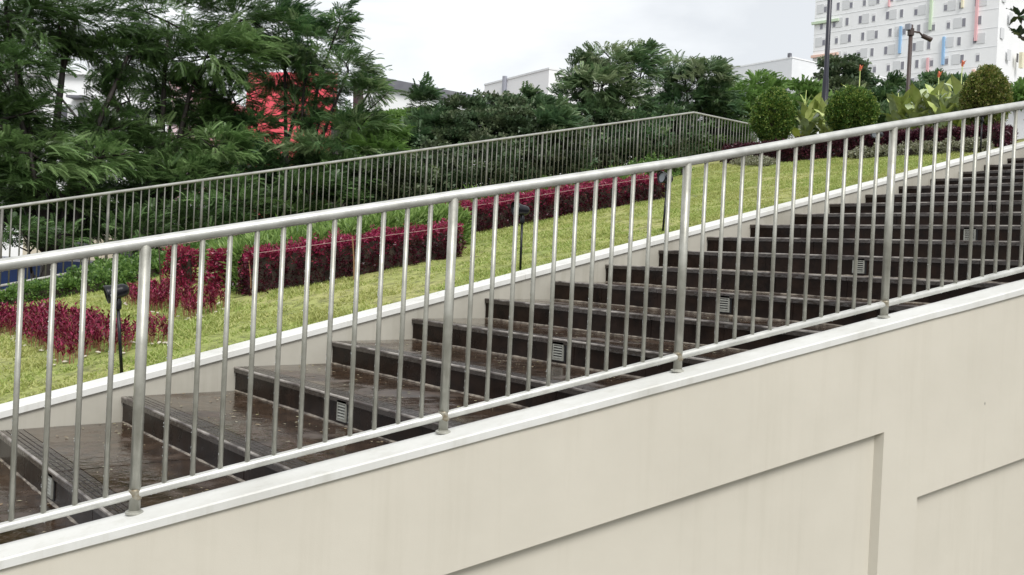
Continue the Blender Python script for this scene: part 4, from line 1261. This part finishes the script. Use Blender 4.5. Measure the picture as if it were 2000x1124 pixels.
SHRUBS = {'s1': ((10.95, 16.28, 1.0), [(10.94, 16.3, 7.09, 0.27, 0.37), (10.83, 15.73, 6.62, 0.44, 0.3), (10.34, 15.61, 6.25, 0.34, 0.3)]), 's2': ((11.38, 15.54, 1.0), [(11.37, 15.55, 6.92, 0.43, 0.26), (10.83, 15.21, 6.43, 0.43, 0.3), (11.49, 15.19, 6.56, 0.4, 0.26)]), 's3': ((12.38, 15.49, 1.0), [(12.37, 15.51, 7.09, 0.42, 0.29), (11.99, 14.77, 6.64, 0.5, 0.26)]), 's4': ((12.9, 14.8, 1.0), [(12.89, 14.82, 6.99, 0.44, 0.29), (12.69, 14.2, 6.68, 0.44, 0.24), (12.94, 15.3, 7.38, 0.23, 0.17)]), 's5': ((9.17, 15.15, 1.0), [(9.15, 15.16, 6.16, 0.35, 0.24), (8.8, 14.81, 5.83, 0.36, 0.18), (9.04, 14.6, 5.76, 0.31, 0.16)]), 'b1': ((7.37, 14.24, 1.0), [(7.36, 14.25, 4.98, 0.66, 0.37), (8.3, 14.6, 5.29, 0.53, 0.35), (7.36, 14.35, 4.43, 0.69, 0.37), (8.3, 14.7, 4.74, 0.56, 0.35)]), 'b2': ((9.01, 14.24, 1.0), [(9.0, 14.25, 5.43, 0.62, 0.35), (9.98, 14.6, 5.67, 0.56, 0.37), (9.0, 14.35, 4.88, 0.65, 0.35), (9.98, 14.7, 5.12, 0.59, 0.37)]), 'b3': ((10.77, 14.24, 1.0), [(10.76, 14.25, 5.83, 0.66, 0.43), (11.88, 14.6, 6.16, 0.6, 0.4), (10.76, 14.35, 5.28, 0.69, 0.43), (11.88, 14.7, 5.61, 0.63, 0.4)]), 'b4': ((12.78, 14.23, 1.0), [(12.76, 14.25, 6.34, 0.71, 0.43), (14.07, 14.6, 6.67, 0.64, 0.43), (12.76, 14.35, 5.79, 0.75, 0.43), (14.07, 14.7, 6.12, 0.67, 0.43)]), 'b5': ((14.95, 14.23, 1.0), [(14.93, 14.25, 6.78, 0.72, 0.46), (16.45, 14.6, 7.06, 0.69, 0.44), (14.93, 14.35, 6.23, 0.76, 0.46), (16.45, 14.7, 6.51, 0.72, 0.44)]), 'b6': ((6.33, 14.24, 1.0), [(6.32, 14.25, 4.66, 0.64, 0.4), (5.81, 14.6, 4.43, 0.56, 0.36), (6.32, 14.35, 4.11, 0.67, 0.4), (5.81, 14.7, 3.88, 0.59, 0.36)]), 'b7': ((17.93, 14.23, 1.0), [(17.91, 14.25, 7.13, 0.55, 0.33), (17.62, 14.6, 6.97, 0.48, 0.26), (17.91, 14.35, 6.58, 0.58, 0.33), (17.62, 14.7, 6.42, 0.5, 0.26)]), 'b8': ((3.15, 14.24, 1.0), [(3.14, 14.25, 4.08, 0.41, 0.24), (3.75, 14.6, 4.04, 0.43, 0.22)]), 'b9': ((4.7, 14.24, 1.0), [(4.7, 14.25, 4.17, 0.52, 0.28), (5.26, 14.6, 4.35, 0.47, 0.31)]), 'r1': ((21.1, 14.38, 1.0), [(21.09, 14.4, 8.45, 0.47, 0.29), (20.57, 14.4, 8.06, 0.51, 0.31)]), 'r2': ((23.43, 13.15, 6.28), [(23.41, 13.17, 8.8, 0.42, 0.29), (22.3, 12.78, 8.34, 0.46, 0.23)]), 'r3': ((25.23, 12.97, 6.28), [(25.21, 12.99, 9.25, 0.55, 0.25), (24.76, 12.06, 8.9, 0.56, 0.29), (22.99, 12.22, 8.51, 0.46, 0.23)]), 'r4': ((22.62, 9.93, 6.28), [(22.6, 9.94, 8.23, 0.47, 0.19), (22.96, 9.65, 8.31, 0.47, 0.23)]), 'c1': ((4.87, 21.26, 1.0), [(4.86, 21.27, 4.65, 0.93, 0.47), (4.2, 21.16, 4.3, 0.71, 0.5), (5.42, 20.8, 4.37, 0.62, 0.41)]), 'c2': ((6.31, 20.07, 1.0), [(6.29, 20.09, 4.73, 0.93, 0.47), (7.01, 19.5, 4.88, 0.83, 0.47), (6.45, 19.3, 4.33, 0.81, 0.4)]), 'c3': ((8.34, 19.05, 1.0), [(8.33, 19.07, 5.19, 0.95, 0.48), (9.14, 18.41, 5.55, 0.95, 0.45), (8.53, 18.25, 4.77, 0.93, 0.47), (9.71, 17.93, 5.54, 0.64, 0.37)]), 'c4': ((10.27, 16.83, 1.0), [(10.26, 16.84, 5.91, 0.83, 0.39), (11.05, 16.19, 6.11, 0.72, 0.37), (10.39, 16.08, 5.48, 0.91, 0.4)]), 'c5': ((12.32, 15.79, 1.0), [(12.31, 15.81, 6.44, 0.85, 0.38), (13.45, 15.52, 6.69, 0.76, 0.37), (12.41, 15.07, 6.04, 0.93, 0.41), (14.05, 15.02, 6.31, 0.76, 0.39)]), 'c6': ((15.71, 15.6, 1.0), [(15.69, 15.62, 7.05, 0.93, 0.4), (16.97, 15.22, 7.29, 0.95, 0.38), (15.88, 14.81, 6.55, 1.03, 0.43), (18.19, 14.86, 7.35, 0.73, 0.37), (17.9, 14.44, 6.81, 0.72, 0.38)]), 'r5': ((19.57, 10.48, 6.28), [(19.56, 10.5, 7.5, 0.76, 0.24), (18.51, 10.71, 7.31, 0.53, 0.21), (20.64, 10.26, 7.73, 0.67, 0.22), (17.02, 11.29, 7.06, 0.52, 0.23)])}
# ------------------------------------------------------------------ trees and shrubs beyond the far railing
TL = {'t1': ('feathery_tree', 'big dark feathery tree filling the top left corner of the picture', 'tree_a', 8600, FROND, 0.28, 0.17, 'bark'),
      't2': ('feathery_tree', 'dark feathery tree between the corner tree and the red building', 'tree_a', 7200, FROND, 0.28, 0.14, 'bark'),
      't3': ('feathery_tree', 'green feathery tree partly hiding the red building, its fronds drooping right', 'tree_b', 6600, FROND, 0.28, 0.12, 'bark'),
      'ta': ('round_tree', 'round-headed tree right of the white warehouse, left of a matching pair', 'tree_c', 4600, FROND_S, 0.22, 0.09, 'bark'),
      'tb': ('round_tree', 'round-headed tree above the bend of the far railing, right of a matching pair', 'tree_c', 4000, FROND_S, 0.22, 0.085, 'bark'),
      'tc': ('small_tree', 'small dark tree behind the navy lamp post', 'shrub_dk', 1200, SPRIG, 0.26, 0.05, 'bark'),
      'te': ('backing_tree', 'dark leafy tree standing behind the two left feathery trees', 'tree_a', 2700, FROND_S, 0.32, 0.12, 'bark'),
      'td': ('small_tree', 'light green leafy tree in front of the low grey building', 'tree_d', 1300, FROND_S, 0.34, 0.06, 'bark')}
LIT_LOBES = {'t1': (6, 7, 9), 't2': (5, 6, 8, 1), 't3': (1, 4, 5, 9, 7), 'ta': (0, 3), 'tb': (0, 1)}      # lobes painted paler, standing in for top-lit clumps
for k, (nm, lb, leaf, cnt, tm, sz, r0, bk) in TL.items():
    base, lobes = TREES[k]
    tree(nm, lb, 'tree', base, lobes, leaf, cnt, tm, sz, r0, bk, group='trees beyond the far railing', young=LIT_LOBES.get(k, ()))
SL = {'s1': ('slender shrub in front of the dark-roofed white house', 'tree_c', 900, FROND_S, 0.3), 's2': ('dense shrub just right of the dark-roofed white house', 'shrub_dk', 1700, SPRIG, 0.17),
      's3': ('shrub below the left end of the white warehouse', 'shrub_dk', 1600, SPRIG, 0.17), 's4': ('shrub between the white warehouse and the round-headed tree', 'tree_c', 1000, FROND_S, 0.3),
      's5': ('pale green ferny sapling at the foot of the feathery tree', 'tree_d', 700, FROND, 0.42),
      'b1': ('dark shrub behind the far railing below the red building', 'tree_a', 2900, FROND_S, 0.2), 'b2': ('dark brownish shrub behind the far railing below the white house', 'shrub_dk', 2300, SPRIG, 0.16),
      'b3': ('dark shrub behind the far railing, before the middle of the long crimson hedge', 'shrub_dk', 2300, SPRIG, 0.16), 'b4': ('shrub behind the far railing below the round-headed tree', 'shrub_dk', 2200, SPRIG, 0.16),
      'b5': ('grey-green shrub behind the far railing near its bend', 'tree_c', 1300, SPRIG_B, 0.2), 'b6': ('dark shrub behind the far railing above the hedge block', 'tree_a', 1500, FROND_S, 0.2),
      'b7': ('bright green shrub behind the level end of the far railing', 'tree_d', 1000, STRAP, 0.2), 'b8': ('sparse dark shrub behind the left end of the far railing', 'tree_a', 260, FROND_S, 0.2),
      'b9': ('dark shrub behind the far railing above the smaller red bed', 'tree_a', 500, FROND_S, 0.2), 'r1': ('leafy shrub between the leftmost topiary and the navy pole', 'tree_d', 700, SPRIG_B, 0.28),
      'r2': ('small blue-green shrub left of the brown camera pole', 'tree_b', 650, FROND_S, 0.32), 'r3': ('broad green shrub behind the orange-flowered cannas', 'tree_c', 1200, SPRIG_B, 0.24), 'r4': ('green shrub at the right edge behind the gold-tipped topiary', 'tree_d', 800, SPRIG_B, 0.24), 'c1': ('dark undergrowth far behind the left end of the railing', 'tree_a', 1700, FROND_S, 0.3), 'c2': ('dark undergrowth below the dark leafy backing tree', 'tree_a', 1700, FROND_S, 0.3), 'c3': ('dark undergrowth low in front of the red building', 'tree_a', 2200, FROND_S, 0.3), 'c4': ('dark undergrowth low in front of the white house', 'shrub_dk', 2200, SPRIG, 0.22), 'c5': ('dark undergrowth below the white warehouse', 'shrub_dk', 2200, SPRIG, 0.22), 'c6': ('dark undergrowth behind the bend of the far railing', 'shrub_dk', 2200, SPRIG, 0.22), 'r5': ('low green shrub filling the gap behind the cannas', 'tree_c', 1500, SPRIG_B, 0.24)}
for k, (lb, leaf, cnt, tm, sz) in SL.items():
    base, lobes = SHRUBS[k]
    shrub('shrub', lb, base, lobes, leaf, cnt, tm, sz, group='shrubs round the garden')

# frangipani at the right: its branch tips reach into the picture
fr_ = root('frangipani_tree', 'frangipani branch with whorls of dark leaves at the top right corner', 'tree', (17.4, 6.6, 6.35))
fb = MB()
fb.tube([(17.4, 6.6, 6.30), (17.35, 6.55, 7.0), (17.1, 6.5, 7.7)], [0.10, 0.085, 0.06], 9)
tips = [(15.78, 6.85, 8.22), (15.79, 6.84, 7.90), (16.5, 6.58, 8.55), (16.75, 6.6, 7.95), (17.4, 6.2, 8.7), (17.7, 6.9, 8.3)]
for q, t in enumerate(tips):
    m = (np.array((17.1, 6.5, 7.7)) + np.array(t)) / 2 + [0.1, 0, 0.02 - 0.05 * (q == 1)]
    fb.tube([(17.1, 6.5, 7.68), tuple(m), t], [0.042, 0.026, 0.013], 7)
fb.put('trunk', M['bark_pale'], fr_, smooth=True)
M['frangi'] = surf('frangipani_leaf', (0.03, 0.055, 0.03), (0.05, 0.085, 0.045), 9.0, 0.35)
fl_me = leaf_mesh('leaf', 0.28, 0.05, 0.4, 0.3, M['frangi'])
for t in tips:
    for i in range(9):
        s = RNG.uniform(0.7, 1.05)
        inst('leaf', fl_me, fr_, t, (RNG.normal(0, 0.2), -RNG.uniform(-0.5, 0.9), i * 0.785 + RNG.normal(0, 0.2)), (s, s, s))

# ------------------------------------------------------------------ buildings
GZ = 0.9


def frame_of(a, b):
    d = unit(np.array([b[0] - a[0], b[1] - a[1]]))
    return np.array(a[:2], float), d, np.array([-d[1], d[0]])


def slab(mb, o, d, n, s0, s1, t0, t1, z0, z1):
    """Box in a facade's own frame: s along it, t outwards, z up."""
    q = [(s0, t0), (s1, t0), (s1, t1), (s0, t1)]
    P = [o + d * s + n * t for s, t in q]
    return mb.prism([(p[0], p[1], z0) for p in P], [(p[0], p[1], z1) for p in P])


def apartments():
    o, d, n = frame_of((152.48, 69.24), (149.82, 100.03))
    r = root('apartment_block', 'tall white apartment block with coloured fins and small dark windows', 'building', (152.5, 69.2, GZ))
    LEN, TOP, DEP = 31.2, 57.0, 20.0
    body = MB()
    slab(body, o, d, n, 0, LEN, -DEP, 0, GZ, TOP)
    body.put('wall', M['bldg_white'], r)
    for k in range(-2, 14):                      # floor joints, slightly proud
        z = 48.0 - 1.5 + 2.93 * (k - 8)
        if z < 25:
            continue
        mb = MB()
        slab(mb, o, d, n, 0.0, LEN, 0.0, 0.035, z, z + 0.06)
        mb.put('floor_band', M['bldg_grey'], r)
    def wmesh(w, h, blind):
        f = MB()
        slab(f, np.zeros(2), d, n, -w / 2, w / 2, 0.0, 0.05, -h / 2, h / 2)
        g = MB()
        slab(g, np.zeros(2), d, n, -w / 2 + 0.06, w / 2 - 0.06, 0.05, 0.06, -h / 2 + 0.06, h / 2 - (0.4 if blind else 0.06))
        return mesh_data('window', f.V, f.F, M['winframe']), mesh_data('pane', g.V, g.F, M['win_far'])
    wa, wb_ = wmesh(0.62, 1.4, True), wmesh(0.62, 1.4, False)
    pf = MB()
    slab(pf, np.zeros(2), d, n, -0.6, 0.6, 0.0, 0.06, -0.82, 0.82)
    pan = mesh_data('louvre_panel', pf.V, pf.F, M['panel_grey'])
    rows = [(56.8, 1), (53.86, 0), (50.93, 1), (48.0, 0), (45.05, 1), (42.12, 0), (39.25, 1), (36.3, 0), (33.4, 1), (30.5, 0)]
    for z, odd in rows:
        if z > TOP - 1.2:
            continue
        s = 29.2 if odd else 29.8
        i = 0
        while s > 1.5:
            p = o + d * s
            me = (wa, wb_)[int(RNG.integers(2))]
            wo = inst('window', me[0], r, (p[0], p[1], z))
            inst('pane', me[1], wo, (p[0], p[1], z))
            if i % 2 == (0 if odd else 1):
                sp = s + (0.98 if odd else -0.98)
                if 0.7 < sp < LEN - 0.7:
                    p = o + d * sp
                    inst('louvre_panel', pan, r, (p[0], p[1], z + 0.05))
            s -= 2.4
            i += 1
    for col, s0, s1, z0, z1 in (('fin_green', 10.2, 10.75, 44.5, 50.2), ('fin_blue', 15.1, 15.6, 41.3, 45.8), ('fin_blue', 7.9, 8.4, 38.6, 43.1), ('fin_pink', 2.95, 3.5, 41.8, 49.5), ('fin_pink', 10.35, 10.8, 37.2, 40.0),
                                ('fin_green', 26.5, 31.6, 48.3, 48.75), ('fin_orange', 26.3, 31.4, 42.35, 42.8), ('fin_orange', 2.95, 3.6, 35.9, 37.3), ('fin_yellow', 5.3, 5.75, 47.4, 49.6), ('fin_pink', 17.4, 17.75, 49.4, 50.6)):
        mb = MB()
        c0 = (s0 + s1) / 2
        hw = (s1 - s0) / 2 * (0.7 if s1 - s0 < 1 else 1.0)
        slab(mb, o, d, n, c0 - hw, c0 + hw, 0.0, 0.4, z0, z1)
        mb.put('fin', M[col], r)
    # short return face on the right
    n2, d2 = np.array([0, -1.0]), np.array([1.0, 0])
    o2 = o.copy()
    for s, z in ((1.5, 42.9), (4.2, 39.95), (4.2, 45.8), (1.5, 48.6)):
        mb = MB()
        slab(mb, o2, d2, n2, s - 0.6, s + 0.6, 0.0, 0.06, z - 0.85, z + 0.85)
        mb.put('louvre_panel', M['panel_grey'], r)
    mb = MB()
    slab(mb, o2, d2, n2, 6.9, 7.5, 0.0, 0.06, 39.3, 40.7)
    mb.put('window', M['win'], r)
    mb = MB()
    slab(mb, o2, d2, n2, 7.8, 8.5, 0.0, 0.5, 38.5, 41.0)
    mb.put('fin', M['fin_yellow'], r)


apartments()


def box_house(name, label, corner, left, right, z_top, wall, roofmat, lip=0.25, extra=None, z_base=GZ):
    """A flat-topped building seen at a corner: two faces run back to left and right."""
    c = np.array(corner, float)
    l, q = np.array(left, float), np.array(right, float)
    far_ = l + q - c
    r = root(name, label, 'building', (c[0], c[1], z_base))
    pts = [c, q, far_, l]
    MB().prism([(p[0], p[1], z_base) for p in pts], [(p[0], p[1], z_top) for p in pts]).put('wall', M[wall], r)
    m = sum(pts) / 4
    out = [m + (p - m) * (1 + lip / np.linalg.norm(p - m)) for p in pts]
    MB().prism([(p[0], p[1], z_top + 0.002) for p in out], [(p[0], p[1], z_top + (0.28 if roofmat == 'roof' else 0.12)) for p in out]).put('roof', M[roofmat], r)
    if extra:
        extra(r, c, l, q)
    return r


def wh1_extra(r, c, l, q):
    d = unit(l - c)
    nrm = np.array([-d[1], d[0]])
    if nrm @ (-c) < 0:
        nrm = -nrm
    p = c + d * 5.1 + nrm * 0.12
    MB().tube([(p[0], p[1], GZ), (p[0], p[1], 16.15)], 0.16, 8).put('downpipe', M['pipe'], r)
    for s0, s1, zz in ((1.2, 4.3, 14.3),):
        mb = MB()
        slab(mb, c, d, nrm, s0, s1, 0.0, 0.06, zz, zz + 0.12)
        mb.put('ledge', M['pipe'], r)


box_house('white_warehouse', 'plain white warehouse end with a grey downpipe left of the round-headed tree', (39.56, 45.32), (40.6, 53.2), (50.0, 44.0), 15.9, 'bldg_white', 'bldg_grey', 0.05, wh1_extra)


def wh2_extra(r, c, l, q):
    MB().box((c[0] - 0.05, c[1] + 0.2, 21.88), (c[0] + 0.2, c[1] + 0.45, 22.2)).put('vent', M['roof'], r)
    MB().box((c[0] + 4.6, c[1] - 1.2, 20.5), (c[0] + 7.4, c[1] + 0.2, 21.0)).put('canopy', M['roof'], r)


box_house('grey_warehouse', 'pale grey windowless building with a tiny roof vent left of the apartment block', (68.27, 47.67), (69.9, 70.5), (82.0, 46.0), 21.75, 'bldg_grey', 'bldg_white', 0.05, wh2_extra)
box_house('low_building', 'low grey building with a dark flat roof below the pale grey one', (52.88, 36.95), (53.4, 45.0), (62.0, 36.0), 16.0, 'bldg_grey', 'roof', 0.5)
box_house('white_outbuilding', 'white building with a dark eave at the right edge below the apartment block', (62.0, 15.5), (62.5, 30.0), (80.0, 13.5), 14.9, 'bldg_white', 'roof', 0.5)


# dark-roofed house: its long face runs away to the right
box_house('white_house', 'white house wall under a dark sloping roof edge, right of the feathery tree', (15.0, 25.7), (18.2, 30.9), (26.0, 26.3), 9.1, 'bldg_white', 'roof', 0.5)
hb = root('climber_hedge', 'light green clipped hedge at the foot of the dark-roofed white house', 'hedge', (14.0, 23.5, GZ))
HB0, HB1 = np.array([12.6, 22.7, 7.42]), np.array([17.2, 24.9, 8.55])
mb = MB()
mb.prism([(HB0[0], HB0[1], GZ), (HB0[0], HB0[1] + 0.5, GZ), (HB0[0], HB0[1] + 0.5, HB0[2] - 0.1), (HB0[0], HB0[1], HB0[2] - 0.1)],
         [(HB1[0], HB1[1], GZ), (HB1[0], HB1[1] + 0.5, GZ), (HB1[0], HB1[1] + 0.5, HB1[2] - 0.1), (HB1[0], HB1[1], HB1[2] - 0.1)])
mb.put('branches', M['bark_pale'], hb)
n = 3000
t = RNG.random(n)
pos = HB0 + (HB1 - HB0) * t[:, None] + np.stack([np.zeros(n), RNG.uniform(-0.12, 0.6, n), -RNG.random(n) ** 1.6 * 1.4], 1)
pos[:, 1] = np.where(pos[:, 2] < HB0[2] + (HB1[2] - HB0[2]) * t - 0.12, HB0[1] + (HB1[1] - HB0[1]) * t - RNG.uniform(0, 0.12, n), pos[:, 1])
d = unit(np.stack([RNG.normal(0, 0.5, n), -np.ones(n) * 0.6, RNG.uniform(0.2, 1.2, n)], 1))
V, F = scatter(SPRIG[0], SPRIG[1], pos, basis(d, jitter=0.6), RNG.uniform(0.15, 0.26, n))
set_tone(put('foliage', V, F, M['tree_d'], hb), np.repeat(0.1 + 0.6 * RNG.random(n), len(SPRIG[0])))

# red building behind the feathery tree
rb = box_house('red_building', 'bright red building wall showing through the feathery tree', (17.2, 31.4), (15.0, 34.2), (21.5, 39.2), 10.35, 'redwall', 'redwall', 0.08)
ro, rd, rn = frame_of((17.2, 31.4), (15.0, 34.2))
rn = rn if rn @ -ro > 0 else -rn
for z in (6.1, 7.5, 8.9):
    mb = MB()
    slab(mb, ro, rd, rn, 0.0, 3.56, 0.0, 0.04, z, z + 0.05)
    mb.put('cladding_joint', M['redwall'], rb)

# white villa glimpsed through the corner tree
vl = box_house('white_villa', 'white villa with dark windows glimpsed through the corner tree', (11.9, 33.6), (4.5, 40.6), (18.0, 40.0), 9.7, 'bldg_white', 'bldg_white', 0.3)
vo, vd, vn = frame_of((11.9, 33.6), (4.5, 40.6))
vn = vn if vn @ -vo > 0 else -vn
for s, z, w, h in ((2.25, 8.0, 0.2, 0.5), (3.0, 8.1, 0.18, 0.5), (3.75, 8.1, 0.18, 0.5), (5.8, 8.0, 0.35, 0.6), (0.9, 8.0, 0.3, 0.6), (7.5, 8.0, 0.35, 0.6)):
    mb = MB()
    slab(mb, vo, vd, vn, s - w - 0.08, s + w + 0.08, 0.0, 0.05, z - h - 0.08, z + h + 0.08)
    w_ = mb.put('window', M['winframe'], vl)
    mb = MB()
    slab(mb, vo, vd, vn, s - w, s + w, 0.05, 0.06, z - h, z + h)
    mb.put('pane', M['win'], w_)
mb = MB()
slab(mb, vo, vd, vn, 2.8, 3.4, 0.0, 0.5, 8.85, 8.93)
mb.put('canopy', M['roof'], vl)

# low cream house behind the railing
ch = box_house('cream_house', 'low cream house with a grey roof seen between the railing balusters', (9.6, 26.8), (6.6, 29.6), (14.0, 31.0), 4.75, 'cream', 'roof', 0.5)
co, cd, cn = frame_of((9.6, 26.8), (6.6, 29.6))
cn = cn if cn @ -co > 0 else -cn
for s in (1.0, 2.6):
    mb = MB()
    slab(mb, co, cd, cn, s - 0.4, s + 0.4, 0.0, 0.04, 2.6, 4.0)
    mb.put('window', M['win'], ch)
for s in np.arange(-1.6, 0.61, 0.22):
    mb = MB()
    slab(mb, co, cd, cn, s - 0.03, s + 0.03, 0.9, 0.95, 4.55, 5.0)
    mb.put('balcony_baluster', M['bldg_white'], ch)
for z in (4.5, 5.0):
    mb = MB()
    slab(mb, co, cd, cn, -1.7, 0.7, 0.88, 0.97, z, z + 0.06)
    mb.put('balcony_rail', M['bldg_white'], ch)

# blue truck parked below the terrace
tk = root('blue_truck', 'blue truck parked below the far railing at the left edge', 'truck', (4.9, 20.4, GZ))
to, td, tn = frame_of((6.0, 19.6), (3.2, 21.9))
tn = tn if tn @ -to > 0 else -tn
mb = MB()
slab(mb, to, td, tn, 0.0, 3.2, -1.9, 0.0, GZ + 0.75, 3.55)
mb.put('cargo_box', M['blue'], tk)
for z in (GZ + 1.2, 2.9, 3.4):
    mb = MB()
    slab(mb, to, td, tn, 0.0, 3.2, 0.0, 0.03, z, z + 0.07)
    mb.put('side_rib', M['blue'], tk)
mb = MB()
slab(mb, to, td, tn, 3.35, 4.9, -1.85, -0.05, GZ + 0.6, 3.1)
cb = mb.put('cab', M['bldg_white'], tk)
mb = MB()
slab(mb, to, td, tn, 3.6, 4.6, -0.05, -0.03, 2.25, 2.9)
mb.put('window', M['win'], cb)
for s in (0.7, 4.1):
    for t in (-0.25, -1.65):
        p = to + td * s + tn * t
        wh = MB().lathe([(0.28, -0.12), (0.42, -0.12), (0.42, 0.12), (0.28, 0.12)], c=(p[0], p[1], GZ + 0.43), n=18, axis=(tn[0], tn[1], 0)).put('wheel', M['tyre'], tk)
        MB().lathe([(0.26, -0.1), (0.26, 0.1)], c=(p[0], p[1], GZ + 0.43), n=14, axis=(tn[0], tn[1], 0)).put('rim', M['pipe'], wh)
